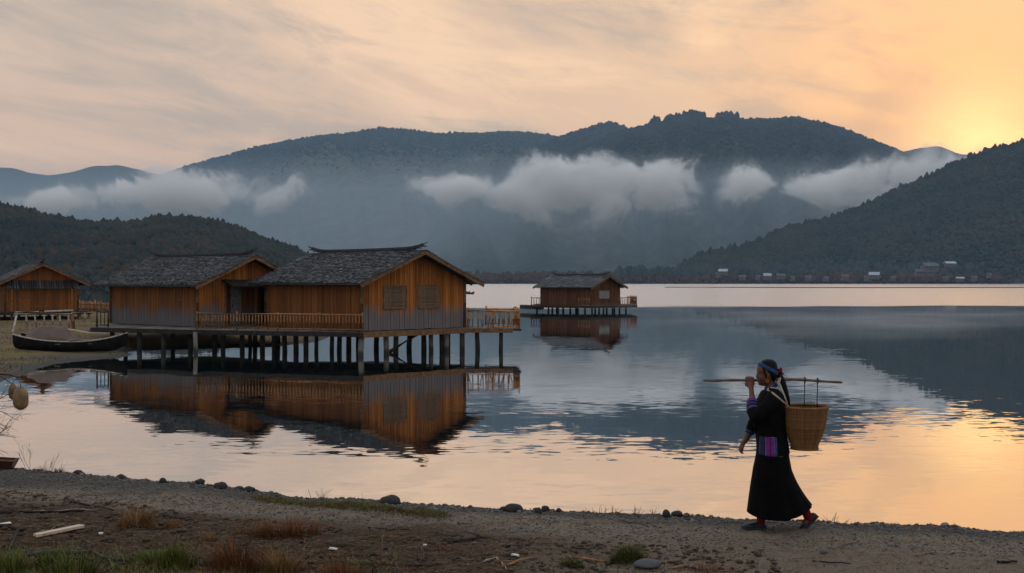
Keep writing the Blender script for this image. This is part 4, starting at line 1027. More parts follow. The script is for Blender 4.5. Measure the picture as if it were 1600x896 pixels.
bare_plant(1318, 820, 14, 5, 'shorter dry stems leaning right beside the fan of stems', 0, lean=.6)
bare_plant(1366, 821, 9, 2, 'tiny sprig on the lip between fan and right corner', 1)
bare_plant(1500, 828, 11, 3, 'small forked sprig near the right corner', 1)
bare_plant(1379, 822, 7, 3, 'stubby dark sprig right of the tiny one', 0)
bare_plant(478, 776, 29, 1, 'single tall reddish stalk on the lip', 0, .0035, lean=.08)
bare_plant(503, 776, 22, 7, 'pale feathery weed right of the tall stalk', 2, .002, mat=G_PALE)
bare_plant(565, 780, 18, 2, 'two thin stalks left of the biggest dark stone', 0, .002, lean=.15)
bare_plant(925, 799, 16, 3, 'leaning stalks starting the weed row right of the middle', 0, lean=.6)
bare_plant(940, 800, 13, 7, 'bushy dry weed second in the row right of the middle', 1, lean=.6)
bare_plant(958, 801, 17, 6, 'tallest dry weed in the row right of the middle', 1, lean=.4)
bare_plant(994, 803, 14, 10, 'round seedy weed in the row right of the middle', 2, lean=.55)
bare_plant(1020, 804, 9, 4, 'small weed ending the row beside the pointed stone', 1)
bare_plant(76, 735, 22, 5, 'branching weed at the lip near the left corner', 2, .003)
bare_plant(95, 737, 20, 4, 'thin forked weed right of the branching one at left', 1, .0025)
bare_plant(44, 733, 42, 3, 'tall fine weed beside the dark trough at left', 2, .003)
tuft(66, 737, 18, 9, 50, G_MOSS, 'small leafy tuft at the foot of the left weeds'); tuft(92, 739, 20, 10, 60, G_MOSS, 'leafy tuft right of the left weeds')
bare_plant(592, 860, 44, 2, 'pale thin stem rising from the bottom middle soil', 1, .0025, mat=G_PALE, lean=.1)
bare_plant(662, 878, 30, 2, 'pale forked stem right of the thin pale one', 1, .0025, mat=G_PALE, lean=.15)
bare_plant(965, 862, 22, 2, 'thin stem standing behind the round cushion plant', 0, .0025, lean=.1)

# leafless bush hanging into the picture at the left edge, with the two floats hung on it
p0 = Vector((-7.35, 14.4, gz(-7.35, 14.4)))
m = MB(); q = lambda px, py, Y=14.4: Vector(((px-800)/F*Y, Y, zat(py, Y)))-p0
m.tube([Vector((0, 0, -.1)), q(-30, 690), q(-38, 640), q(-34, 600), q(-12, 584), q(14, 586), q(30, 591)], [.035, .028, .024, .018, .012, .009, .005], 7)
m.tube([q(-12, 584), q(4, 590), q(18, 600)], [.008, .006, .004], 6)
for (x0, y0, dx, dz, L) in [(-34,690,.9,.35,.42),(-38,660,1,.1,.45),(-36,700,1,-.1,.35),(-38,630,.9,-.35,.42),(-38,648,1,.5,.38),(-34,672,.9,.0,.40),(-30,705,.6,.8,.35),(-36,640,.8,-.7,.4)]:
    twigs(m, q(x0, y0), Vector((dx, random.gauss(0, .3), dz)), L, .007, 3, .42)
bu = m.build('bare_bush', G_TWIG, None, smooth=True); bu.location = p0; tag(bu, 'leafless bush at the left edge with thin twigs over the water', 'bush')
M_FLOAT = simple('tan_float', (.22, .135, .058), .6, .35, 11, .4, 0, .004); M_CORD = simple('cord', (.20, .15, .10), .8, .2, 9)
def hanging_float(px, py, wpx, hpx, label, ycord, Y=14.4):
    sc = Y/F; c = Vector(((px-800)/F*Y, Y, zat(py, Y))); hw, hh = wpx*sc/2, hpx*sc/2
    r = empty('hanging_float', c-Vector((0, 0, hh)), 0, label, 'float', 'tan floats hung on the bare bush')
    N = 24; rg = []
    for j in range(15):
        a = -1+2*j/14; rr = hw*(1-abs(a)**3.2)**.5 if abs(a) < 1 else .005; rr = max(rr, .006)*(1-.06*a)
        rg.append([Vector((rr*(1+.03*math.cos(6*2*math.pi*k/N))*math.cos(2*math.pi*k/N), rr*math.sin(2*math.pi*k/N), hh+a*hh)) for k in range(N)])
    m = MB(); m.rings(rg); m.build('body', M_FLOAT, r, smooth=True)
    m = MB()
    for k in range(3):
        a = math.pi*k/3; pts = [Vector((1.03*hw*math.sin(s)*math.cos(a), 1.03*hw*math.sin(s)*math.sin(a), hh-1.03*hh*math.cos(s)))for s in np.linspace(0, 2*math.pi, 25)]; m.tube(pts, .004, 5, cap=False)
    m.tube([(0, 0, 2*hh), ((28-px)*sc*.3, 0, 2*hh+(py-hpx/2-ycord)*sc)], .005, 5); m.build('netting', M_CORD, r, smooth=True)
hanging_float(32, 623, 23, 35, 'larger tan oval float hanging lowest at the left edge', 592)
hanging_float(19.5, 612, 12.5, 25, 'smaller tan float hanging behind and left of the larger one', 592, 14.7)
# dark trough
TR = empty('wooden_trough', onbank(4, 730)+Vector((0, 0, .0)), R(8), 'dark red brown wooden trough cut by the left edge', 'trough')
M_TRO = simple('red_brown_wood', (.055, .022, .016), .6, .4, 8, .3, .2, .004)
m = MB(); a_, b_, h_ = .17, .09, .11; 
vs = [(-a_,-b_,0),(a_*.72,-b_,0),(a_*.72,b_,0),(-a_,b_,0),(-a_*1.1,-b_*1.5,h_*1.25),(a_,-b_*1.5,h_),(a_,b_*1.5,h_),(-a_*1.1,b_*1.5,h_*1.25)]
iv = [(-a_+.02,-b_+.02,.02),(a_*.72-.02,-b_+.02,.02),(a_*.72-.02,b_-.02,.02),(-a_+.02,b_-.02,.02),(-a_*1.1+.025,-b_*1.5+.022,h_*1.25),(a_-.025,-b_*1.5+.022,h_),(a_-.025,b_*1.5-.022,h_),(-a_*1.1+.025,b_*1.5-.022,h_*1.25)]
m.add(vs+iv, [(3,2,1,0),(0,1,5,4),(1,2,6,5),(2,3,7,6),(3,0,4,7),(8,9,10,11),(12,13,9,8),(13,14,10,9),(14,15,11,10),(15,12,8,11),(4,5,13,12),(5,6,14,13),(6,7,15,14),(7,4,12,15)])
m.build('body', M_TRO, TR); m = MB(); m.beam((-.185, -.142, .138), (.17, -.142, .112), .014, .016); m.build('rim', W_TRIM, TR)

# ------------------------------------------------------------------ driftwood and scraps
M_BRD = simple('pale_board', (.62, .47, .33), .6, .12, 4, .3, 0, .002, stretch=(1, 8, 1)); M_CHIP = simple('white_chip', (.75, .72, .68), .6, .1, 9)
a = onbank(52, 842); b_ = onbank(128, 826); m = MB(); d = (b_-a); up = Vector((0, 0, .035))
n_ = Vector((-d.y, d.x, 0)).normalized()*.04
vs = [a+up-n_*.8, a+up+n_*.3+d*.06, a+up+n_+d*.06, b_+up+n_, b_+up-n_*.7, b_+up-n_-d*.04]
m.add([v-a for v in vs]+[v-a-Vector((0, 0, .024)) for v in vs], [(5,4,3,2,1,0)[::1], (6,7,8,9,10,11)]+[(i, (i+1) % 6, (i+1) % 6+6, i+6) for i in range(6)])
o = m.build('board', M_BRD, None); o.location = a; tag(o, 'pale broken board lying on the dark soil at left', 'board')
def stick(pts, r, label, mat=G_TWIG, branch=0, cat='stick', name='stick', group='dead branches lying on the bank', lift=.01):
    P_ = [onbank(*q) for q in pts]; c = P_[0].copy(); L = []
    for i in range(len(P_)-1):
        for k in range(4):
            s = k/4; v = P_[i].lerp(P_[i+1], s); v.z = gz(v.x, v.y)+lift+random.uniform(0, .008); v.y += random.gauss(0, .008); L.append(v-c)
    v = P_[-1]; v.z += lift; L.append(v-c); m = MB(); m.tube(L, [r*(1-.5*i/(len(L)-1)) for i in range(len(L))], 7)
    for k in range(branch):
        i = random.randrange(1, len(L)-1); twigs(m, L[i], Vector((random.choice((-1, 1))*random.uniform(.6, 1.2), random.gauss(0, .5), random.uniform(-.02, .18))), .16, r*.4, 1, .25)
    o = m.build(name, mat, None, smooth=True); o.location = c; return tag(o, label, cat, group)
G_DK = simple('wet_dark_wood', (.018, .014, .012), .7, .4, 12, .2); G_LT = simple('bleached_stick', (.30, .24, .18), .8, .3, 12, .2)
stick([(0,804),(60,803),(130,801)], .016, 'long dark branch lying level near the left edge', G_DK, 2)
stick([(50,802),(110,800),(150,800)], .008, 'thin pale stick lying over the long dark branch', G_LT)
stick([(100,784),(140,792),(176,799)], .014, 'dark branch slanting down to the right above the golden tuft', G_DK, 1)
stick([(118,779),(150,776)], .006, 'thin twig on the path at left', G_TWIG)
stick([(40,868),(95,866),(150,868),(182,878)], .022, 'thick grey brown branch crossing the green grass at left', W_POST, 3)
stick([(45,872),(110,876),(200,880)], .012, 'dark stick parallel below the thick grey branch', G_DK, 1)
stick([(15,862),(22,846),(27,832)], .014, 'short upright leaning snag at the left edge', G_DK, 0, lift=.02)
stick([(0,826),(27,830)], .014, 'black stub poking in at the left edge', G_DK)
stick([(55,836),(100,821)], .005, 'fine pale twig above the pale board', G_LT)
stick([(168,812),(185,806)], .012, 'short dark stub left of the golden tuft', G_DK)
stick([(255,808),(300,812)], .014, 'dark branch lying right of the golden tuft', G_DK, 2)
stick([(196,826),(262,830)], .008, 'thin dark stick below the golden tuft', G_DK)
stick([(700,851),(735,846),(772,843)], .020, 'dark knotted branch lying level in the middle right', G_DK, 3)
stick([(575,828),(640,829)], .008, 'thin dark stick above the rusty patch', G_DK)
stick([(515,876),(580,872)], .007, 'thin twig below the small white shell', G_TWIG, 1)
stick([(480,884),(580,884),(690,884)], .011, 'long low stick along the bottom middle', G_TWIG, 1)
stick([(790,859),(798,855)], .014, 'short dark stub right of the knotted branch', G_DK)
stick([(755,882),(775,874)], .009, 'pale twig crossing beside a forked stick', G_LT); stick([(775,874),(785,884),(792,893)], .008, 'pale forked stick pointing down at the bottom', G_LT, 1)
stick([(785,888),(835,874)], .013, 'brown stick slanting up right near the bottom', W_RAIL)
stick([(900,874),(945,880)], .011, 'brown stick between the two cushion plants', W_RAIL)
stick([(895,858),(925,866)], .008, 'dark twig behind the cushion plants', G_DK, 2)
stick([(1045,892),(1070,887)], .012, 'pale brown stick right of the flat stone', W_RAIL)
stick([(975,817),(1010,824)], .006, 'thin twig lying on the gravel below the weeds', G_DK, 1)
stick([(1270,880),(1330,884)], .009, 'thin dark stick at the bottom right', G_DK); stick([(1475,868),(1510,864)], .008, 'pale straw like stick on the gravel at right', G_LT)
stick([(1560,882),(1590,881)], .014, 'dark stub near the bottom right corner', G_DK)
def chip(px, py, L, ang, label):
    p = onbank(px, py); m = MB(); r_ = Matrix.Rotation(ang, 3, 'Z'); m.box((0, 0, .02), (L, L*.45, .012), rot=r_, jit=L*.12); o = m.build('scrap', M_CHIP, None); o.location = p; return tag(o, label, 'scrap', 'pale scraps on the soil')
chip(157, 838, .035, .3, 'tiny white chip right of the pale board'); chip(521, 862, .075, -.6, 'white shell like scrap in the bare middle ground'); chip(805, 872, .07, -.8, 'white scrap near the brown slanting stick'); chip(7, 822, .09, .1, 'pale scrap at the left edge'); chip(664, 856, .03, 0, 'pale chip right of the rusty patch')

# ------------------------------------------------------------------ left shore spit
poly_px = [(-700,700),(-300,640),(0,598),(30,588),(60,576),(100,566),(150,560),(196,557),(206,553.5),(186,549.5),(220,546),(250,545),(330,543),(430,540),(500,533),(516,527)]
SP = [onwater(*q).xy for q in poly_px]+[at(480, 81).xy, at(400, 103).xy, at(300, 118).xy, at(200, 124).xy, at(0, 132).xy, Vector((-160, 150)), Vector((-300, 120)), Vector((-300, 40))]
def sdist(px_, py_, poly):
    d = np.full(px_.shape, 1e9); ins = np.zeros(px_.shape, bool); n = len(poly)
    for i in range(n):
        a = poly[i]; b = poly[(i+1) % n]; ax, ay, bx, by = a.x, a.y, b.x, b.y
        t_ = np.clip(((px_-ax)*(bx-ax)+(py_-ay)*(by-ay))/((bx-ax)**2+(by-ay)**2+1e-9), 0, 1)
        d = np.minimum(d, np.hypot(px_-ax-t_*(bx-ax), py_-ay-t_*(by-ay)))
        c = (ay > py_) != (by > py_); ins ^= c & (px_ < (bx-ax)*(py_-ay)/(by-ay+1e-12)+ax)
    return np.where(ins, d, -d)
sx_ = np.concatenate([np.arange(-120, -45, 1.5), np.arange(-45, -9, .16)]); sy_ = np.concatenate([np.arange(26, 70, .16), np.arange(70, 140, .8)])
YS, XS_ = np.meshgrid(sy_, sx_, indexing='ij')
def spit(x, y):
    d = sdist(x, y, SP)+fbm(x*.9, y*.9, 4)*.35; z = np.where(d > 0, .10*sstep(d, 0, .5)+.38*sstep(d, .5, 9)+fbm(x*.5+9, y*.5, 4)*.06*sstep(d, 0, 2), np.maximum(d*.25, -1.0))
    return z
ZS = spit(XS_, YS); n1_, n2_ = YS.shape; i, j = np.meshgrid(np.arange(n1_-1), np.arange(n2_-1), indexing='ij'); a = i*n2_+j
m, t, b = material('shore_earth'); P = t.new('ShaderNodeNewGeometry').outputs['Position']; x, y, z = t.xyz(P)[:3]
n = t.noise(P, 2.2, 5, .65); n2 = t.noise(t.v('MULTIPLY', P, (.35, 1, 1)), .35, 4); n3 = t.noise(P, 18, 3, .7)
c = t.mix(n, (.10, .062, .038), (.22, .14, .088)); c = t.mix(t.ss(n2, .46, .56), c, t.mix(n, (.08, .078, .022), (.24, .19, .06)))
c = t.mix(t.ss(t.m('ADD', z, t.m('MULTIPLY', n, .08)), .19, .09), c, t.mix(n3, (.035, .032, .030), (.11, .10, .092)))
t.put(b.inputs['Base Color'], c); b.inputs['Roughness'].default_value = .9; b.inputs['Specular IOR Level'].default_value = .2; bump(t, b, t.m('ADD', n, n3), .8, .05)
o = np_mesh('shore', np.stack([XS_, YS, ZS], -1).reshape(-1, 3), np.stack([a, a+1, a+n2_+1, a+n2_], -1).reshape(-1, 4), m); tag(o, kind='structure')
m = MB()
for i in range(16000):
    px = random.uniform(-40, 520); Y = random.uniform(36, 80); X_ = (px-800)/F*Y
    if mnoise.noise(Vector((X_*.25, Y*.5, 0))) < (.05 if px < 180 else -.25): continue
    m_z = None; m_pts = (X_, Y)
    m.v.append((X_, Y, random.random())) if False else None
    if not hasattr(m, 'q'): m.q = []
    m.q.append(m_pts)
q_ = np.array(m.q); zz_ = spit(q_[:, 0], q_[:, 1])
for (x_, y_), z_ in zip(m.q, zz_):
    if z_ > .07: blade(m, Vector((x_, y_, z_-.01)), random.uniform(.05, .17), random.uniform(0, 6.28), random.uniform(.3, 1.1), .03, 2)
tag(m.build('grass', G_MOSS, None), 'short olive grass along the spit behind the stilts', 'grass', kind='stuff')
# lake bed
o = MB(); o.add([(-6000,6,-1.75),(6000,6,-1.75),(6000,1640,-1.75),(-6000,1640,-1.75)], [(0,1,2,3)]); tag(o.build('lake_bed', W_DARK), kind='structure')
# ------------------------------------------------------------------ the woman walking on the bank
PS = 164.6; PX, PY = 1205.0, 829.0; YP = 10.8
PR = empty('person', at(PX, YP, zat(829, YP)), 0, 'woman in black jacket and long black skirt walking along the bank, holding a pole', 'person')
def B(px, py, y=0.0): return Vector(((px-PX)/PS, y, (PY-py)/PS))
def mirr(pts): return pts
def remesh(m, name, mat, parent, voxel=.006, smooth=4, factor=.5):
    o = m.build(name, mat, None); md = o.modifiers.new('r', 'REMESH'); md.mode = 'VOXEL'; md.voxel_size = voxel; md.use_smooth_shade = True
    sm = o.modifiers.new('s', 'SMOOTH'); sm.iterations = smooth; sm.factor = factor
    dg = bpy.context.evaluated_depsgraph_get(); me = bpy.data.meshes.new_from_object(o.evaluated_get(dg)); o.modifiers.clear(); old = o.data; o.data = me; bpy.data.meshes.remove(old)
    me.name = name
    if not me.materials: me.materials.append(mat)
    me.polygons.foreach_set('use_smooth', [True]*len(me.polygons)); o.parent = parent; return o
def spline(pts, n):
    """Catmull-Rom through the rows of pts"""
    P = [np.array(p, float) for p in pts]; out = []; N = len(P)-1
    for i in range(n+1):
        u = i/n*N; k = min(int(u), N-1); f = u-k
        p0, p1, p2, p3 = P[max(k-1, 0)], P[k], P[k+1], P[min(k+2, N)]
        out.append(.5*((2*p1)+(-p0+p2)*f+(2*p0-5*p1+4*p2-p3)*f*f+(-p0+3*p1-3*p2+p3)*f**3))
    return out
def body_rings(rows, n=28, k=24, y0=0.0, sq=2.0):
    """rows: (py, px left, px right, half depth[, y centre])"""
    rows = [tuple(r)+((y0,) if len(r) == 4 else ()) for r in rows]; R_ = []
    for r in spline(rows, k):
        c = B((r[1]+r[2])/2, r[0], r[4]); a = (r[2]-r[1])/2/PS; b = r[3]; ring = []
        for i in range(n):
            th = 2*math.pi*i/n; cx, sy = math.cos(th), math.sin(th); e = 2/sq
            ring.append(c+Vector((math.copysign(abs(cx)**e, cx)*a, math.copysign(abs(sy)**e, sy)*b, 0)))
        R_.append(ring)
    return R_
def limb(m, pts, n=14, k=20, flat=1.0):
    """pts: (px, py, y, radius)"""
    s = spline(pts, k); m.tube([B(q[0], q[1], q[2]) for q in s], [q[3] for q in s], n, flat=flat)
M_SKIN = simple('skin', (.125, .047, .028), .5, .10, 20, .35); M_CLOTH = simple('black_cloth', (.005, .005, .006), .85, .35, 14, .08, 0, .004)
M_SKIRT = simple('black_skirt_cloth', (.0040, .0040, .0048), .8, .3, 10, .06, 0, .003); M_HAIR = simple('black_hair', (.004, .004, .005), .6, .4, 60, .15, 0, .003)
M_BLUE = simple('blue_headband', (.016, .055, .15), .7, .3, 30, .2); M_RED = simple('red_wool', (.16, .010, .016), .85, .4, 40, .2, 0, .003); M_SOCK = simple('red_sock', (.13, .008, .012), .85, .3, 60, .15, 0, .001)
M_SHOE = simple('black_shoe', (.012, .012, .014), .5, .3, 20, .35); M_SOLE = simple('shoe_sole', (.035, .033, .034), .7, .2, 20, .3); M_STRAP = simple('cream_strap', (.46, .36, .25), .75, .2, 40, .2, 0, .001)
M_VIO = simple('violet_trim', (.17, .022, .20), .7, .2, 40); M_DBLUE = simple('deep_blue_trim', (.012, .016, .075), .7, .3, 40); M_LBLUE = simple('pale_blue_trim', (.10, .14, .32), .7, .3, 40); M_EYE = simple('eye_white', (.28, .26, .24), .25, .05, 30, .5); M_IRIS = simple('iris', (.02, .012, .008), .2, .05, 30, .5)
M_GOLD = simple('gold_ring', (.55, .36, .12), .35, .1, 30, .5, metallic=.8)
# body: one closed surface
m = MB()
head = [(562.6,1196,1202,.020),(564.5,1190.5,1207,.042),(568,1186.6,1210,.060),(572,1184.4,1211.6,.069),(576,1183.1,1212.3,.074),(580,1182.7,1212.3,.0755),(583,1183.6,1212,.074),(587,1183.4,1211.4,.071),
        (591,1183.9,1210.4,.067),(594.5,1184.2,1208.6,.062),(597.5,1184.6,1206.4,.055),(600,1185.6,1204,.045),(602,1187.5,1201,.032),(603.2,1190,1198,.016)]
m.rings(body_rings(head, 32, 40, sq=2.15))
m.ball(B(1183.0, 589.6), (.0125, .0135, .011), 12, 8); m.rings([[B(1184.5-1.9*(i/7), 581.8+i*1.08)+Vector((.012*math.cos(a)*.8, .011*(.6+.5*i/7)*math.sin(a), 0)) for a in np.linspace(0, 6.283, 12, endpoint=False)] for i in range(8)])
m.ball(B(1184.7, 594.1), (.0085, .020, .0055), 12, 8); m.ball(B(1185.0, 596.6), (.0085, .018, .0060), 12, 8); m.ball(B(1187.3, 600.6), (.013, .020, .012), 12, 8)
for sg in (-1, 1):
    m.ball(B(1189.5, 590.0, sg*.046), (.030, .016, .030), 12, 8); m.ball(B(1185.0, 580.4, sg*.032), (.009, .022, .006), 10, 6)
    e = Matrix.Rotation(.25, 3, 'Y'); m.ball(B(1197.8, 587.2, sg*.077), (.016, .009, .030), 12, 8, rot=e); m.ball(B(1197.2, 591.0, sg*.076), (.009, .008, .010), 10, 6)
limb(m, [(1203.5, 592, 0, .050), (1203.5, 601, 0, .048), (1205, 609, 0, .052), (1206, 618, 0, .07)])
m.rings(body_rings([(606,1200,1211,.06),(611,1195,1217,.12),(616,1191,1221,.16),(626,1187,1224,.17),(640,1184,1225,.165),(660,1184,1225,.145),(680,1185,1227,.145),(700,1185,1230,.16),(714,1187,1231,.165),(722,1192,1228,.13)]))
# legs (near leg trails, far leg leads)
limb(m, [(1210, 705, -.060, .075), (1216, 728, -.045, .062), (1229, 758, -.035, .050), (1244, 780, -.03, .042), (1256, 797, -.03, .038), (1263, 808, -.03, .034)])
limb(m, [(1206, 705, .065, .075), (1199, 730, .06, .070), (1191, 757, .07, .056), (1190, 780, .06, .052), (1191.5, 803, .055, .036), (1191.5, 816, .055, .034)])
m.ball(B(1259, 816, -.03), (.040, .036, .085), 12, 8, rot=Matrix.Rotation(R(28), 3, 'Y')); m.ball(B(1182, 823.5, .055), (.080, .028, .016), 12, 8)
# arms
NS = (1205, 617, -.165)      # near shoulder
limb(m, [(*NS, .062), (1196, 626, -.20, .054), (1183, 638, -.215, .047), (1174.5, 646, -.205, .043)])
limb(m, [(1174.5, 647, -.205, .043), (1173.0, 640, -.165, .041), (1173.0, 628, -.095, .034), (1173.6, 617, -.035, .026), (1174.2, 611, -.005, .0235)])
limb(m, [(1205, 618, .165, .062), (1199, 634, .20, .053), (1191, 654, .225, .045), (1185, 668, .235, .041)])
limb(m, [(1185, 668, .235, .041), (1180.5, 679, .235, .037), (1175.5, 689, .23, .030), (1171.2, 696, .228, .0235)])
# near hand round the pole (pole axis along x at y=.09, py 595.6)
zp = (PY-595.8)/PS; yp = .09
def finger(m, pts, r0, r1): 
    s = spline(pts, 16); m.tube([Vector(q[:3]) for q in s], [r0+(r1-r0)*i/16 for i in range(17)], 10)
palm_c = B(1174.8, 600.6, .052); m.ball(palm_c, (.040, .017, .040), 16, 10, rot=Matrix.Rotation(R(-28), 3, 'X')); limb(m, [(1174.2, 612, -.008, .0235), (1174.4, 607, .018, .026), (1174.6, 602, .042, .024)], k=8)
for i, (dx, q, rr) in enumerate([(-.033, .96, .0100), (-.0115, 1.04, .0105), (.0105, 1.0, .0100), (.031, .86, .0088)]):
    x0 = palm_c.x+dx; finger(m, [(x0, yp-.030, zp-.020), (x0-.001, yp-.031, zp+.004), (x0, yp-.018, zp+.0275*q), (x0+.001, yp+.008, zp+.0295*q), (x0+.001, yp+.029, zp+.010), (x0+.001, yp+.027, zp-.014)], rr, rr*.80)
x0 = palm_c.x-.030; finger(m, [(x0+.012, .040, zp-.055), (x0-.006, .058, zp-.048), (x0-.012, yp-.012, zp-.034), (x0-.004, yp+.012, zp-.030), (x0+.012, yp+.030, zp-.028)], .0125, .0095)
# far hand hanging, lightly curled
hc = B(1166.8, 702.6, .226); m.ball(hc, (.020, .018, .042), 14, 10, rot=Matrix.Rotation(R(38), 3, 'Y')); limb(m, [(1171.4, 695.5, .228, .0235), (1169, 699, .227, .022), (1167, 702, .226, .022)], k=6)
for i, (yy, L_, rr) in enumerate([(-.030, .92, .0092), (-.010, 1.02, .0098), (.011, .97, .0095), (.030, .80, .0083)]):
    b0 = B(1164.6, 705.8, .226+yy*.95); finger(m, [tuple(b0+Vector((.010, -yy*.2, .018))), tuple(b0), tuple(b0+Vector((-.006, yy*.1, -.026*L_))), tuple(b0+Vector((.008, yy*.1, -.046*L_))), tuple(b0+Vector((.026, 0, -.052*L_)))], rr, rr*.78)
b0 = B(1168.5, 702.8, .198); finger(m, [tuple(b0+Vector((.006, .01, .014))), tuple(b0), tuple(b0+Vector((-.010, -.006, -.024))), tuple(b0+Vector((-.008, -.002, -.046)))], .0115, .0090)
remesh(m, 'body', M_SKIN, PR, .0052, 3, .5)
for sg in (-1, 1):
    m = MB(); m.ball(B(1187.0, 583.4, sg*.0345), (.0115, .0125, .0062), 14, 10); e_ = m.build('eye', M_EYE, PR, smooth=True)
    m = MB(); m.ball(B(1185.5, 583.4, sg*.036), (.0045, .0060, .0055), 10, 8); m.build('iris', M_IRIS, e_, smooth=True)
    m = MB(); m.tube([B(1184.3, 581.0, sg*.018), B(1184.9, 580.2, sg*.034), B(1187.2, 580.8, sg*.052)], [.002, .0032, .0015], 6); m.build('eyebrow', M_HAIR, PR, smooth=True)
m = MB(); m.tube([B(1184.9, 595.3, -.019), B(1183.9, 595.3, -.006), B(1183.9, 595.3, .006), B(1184.9, 595.3, .019)], [.002, .0032, .0032, .002], 6); m.build('lips', simple('lip', (.22, .05, .045), .45, .1, 20), PR, smooth=True)
# hair
HC = [(561.6,1197,1205,.025),(563.6,1191.5,1210,.052),(567,1188,1213,.070),(572,1187.6,1214.6,.081),(578,1190,1215.2,.086),(584,1193,1215,.084),(589,1199,1214,.078),(593,1201.5,1212,.064),(596.5,1204,1209.5,.04)]
m = MB(); m.rings(body_rings(HC, 28, 26))
m.ball(B(1214.5, 585.0), (.040, .040, .040), 14, 10)
for sg in (-1, 1): limb(m, [(1190, 573, sg*.074, .010), (1191.5, 580, sg*.079, .010), (1194, 586, sg*.079, .009), (1195.4, 591, sg*.076, .006)], 8, 10)
hr = remesh(m, 'hair', M_HAIR, PR, .006, 3)
m = MB(); limb(m, [(1216, 586, -.02, .030), (1220.5, 594, -.045, .027), (1223.5, 604, -.06, .025), (1226.5, 615, -.07, .021), (1229.3, 626, -.075, .016), (1231.4, 634, -.075, .006)], 10, 20)
m.build('ponytail', M_HAIR, hr, smooth=True)
m = MB(); N = 48
ring0 = []; ring1 = []
for (dz, grow) in ((-.017, .001), (-.010, .003), (.010, .003), (.017, .001)):
    rr = []
    for i in range(N):
        a = 2*math.pi*i/N; q_ = Vector((-math.cos(a)*.09, math.sin(a)*.08, 0)); c = B(1199.4, 576.0)
        for it in range(6):                               # settle on the head
            zz_ = -q_.x*.55+dz; py_ = min(600, max(564.6, 576.0-zz_*PS))
            l_ = min(np.interp(py_, [r[0] for r in head], [r[1] for r in head]), np.interp(py_, [r[0] for r in HC], [r[1] for r in HC])); r2 = np.interp(py_, [r[0] for r in HC], [r[2] for r in HC])
            hw = max(np.interp(py_, [r[0] for r in head], [r[3] for r in head]), np.interp(py_, [r[0] for r in HC], [r[3] for r in HC]))
            mx_ = ((l_+r2)/2-1199.4)/PS; q_ = Vector((mx_-math.cos(a)*((r2-l_)/2/PS+.001+grow), math.sin(a)*(hw+.001+grow), 0))
        rr.append(c+Vector((q_.x, q_.y, zz_)))
    ring0.append(rr)
m.rings([ring0[0], ring0[1], ring0[2], ring0[3]], cap=False); o = m.build('headband', M_BLUE, PR, smooth=True); s_ = o.modifiers.new('t', 'SOLIDIFY'); s_.thickness = .006
m = MB()
for i in range(26):
    a = random.uniform(0, 6.28); q = random.uniform(-1, 1); r_ = .030*random.uniform(.5, 1.0)
    c = B(1218.3, 582.4, -.012)+Vector((math.cos(a)*r_*(1-q*q)**.5, math.sin(a)*r_*1.1*(1-q*q)**.5, q*r_*1.35)); m.ball(c, random.uniform(.010, .017), 8, 6, jit=.2)
m.tube([B(1220, 586, -.03), B(1222.5, 591, -.045), B(1221, 594, -.05)], [.010, .008, .004], 6)
remesh(m, 'hair_flower', M_RED, PR, .0045, 1)
for sg in (-1, 1):
    m = MB(); m.tube([B(1196.4, 593.4, sg*.083)+Vector((.011*math.cos(a), 0, .013*math.sin(a)-.006)) for a in np.linspace(0, 6.283, 17)], .0024, 6); m.build('earring', M_GOLD, PR, smooth=True)
# jacket
m = MB(); jk = [(604.5,1199.0,1211,.058),(608,1196.5,1215,.085),(612,1192.8,1219.5,.145),(617,1189.5,1223,.185),(625,1186,1226,.195),(638,1182,1226.5,.19),(652,1179.6,1226.5,.18),(668,1180,1227,.168),(685,1182,1229.5,.172),(700,1183,1232.3,.180),(709,1183,1233,.186)]
m.rings(body_rings(jk, 36, 40, sq=2.2))
limb(m, [(1206, 617, -.150, .078), (1197, 626, -.195, .071), (1184, 639, -.215, .064), (1175.0, 647.0, -.208, .060), (1172.2, 643, -.175, .058), (1171.8, 634, -.125, .052), (1172.6, 626, -.085, .044)], 18, 26)
limb(m, [(1206, 618, .150, .076), (1199, 634, .20, .066), (1191, 654, .228, .058), (1185.0, 668, .237, .053), (1182.0, 676, .236, .049), (1179.2, 682.5, .234, .042)], 18, 22)
m.tube([B(1181, 652, -.10), B(1179, 664, -.06), B(1182, 676, .0)], [.02, .03, .02], 8)
jo = remesh(m, 'jacket', M_CLOTH, PR, .007, 4)
def cuff(path, mats):
    for (p0, p1, r0, r1, mt) in path:
        m = MB(); a, b = B(*p0), B(*p1); m.tube([a, a.lerp(b, .5), b], [r0, (r0+r1)/2+.002, r1], 20, cap=True); m.build('cuff_band', mt, jo, smooth=True)
cuff([((1171.8, 641, -.165), (1171.7, 638, -.148), .0600, .0585, M_DBLUE), ((1171.7, 638, -.148), (1171.7, 636.6, -.140), .0592, .0583, M_LBLUE), ((1171.7, 636.6, -.140), (1171.9, 632.5, -.118), .0575, .0545, M_DBLUE), ((1171.9, 632.5, -.118), (1172.1, 631, -.110), .0552, .0540, M_VIO), ((1172.1, 631, -.110), (1172.4, 628, -.095), .0532, .0500, M_DBLUE),
      ((1172.4, 628, -.095), (1172.5, 626.8, -.089), .0505, .0492, M_LBLUE), ((1172.5, 626.8, -.089), (1172.8, 624.2, -.078), .0486, .0455, M_VIO)], None)
cuff([((1182.0, 676, .236), (1180.6, 679.5, .235), .0515, .0475, M_DBLUE), ((1180.6, 679.5, .235), (1180.0, 680.8, .2345), .0482, .0465, M_LBLUE), ((1180.0, 680.8, .2345), (1178.9, 683.2, .234), .0460, .0435, M_DBLUE)], None)
m = MB(); col = []
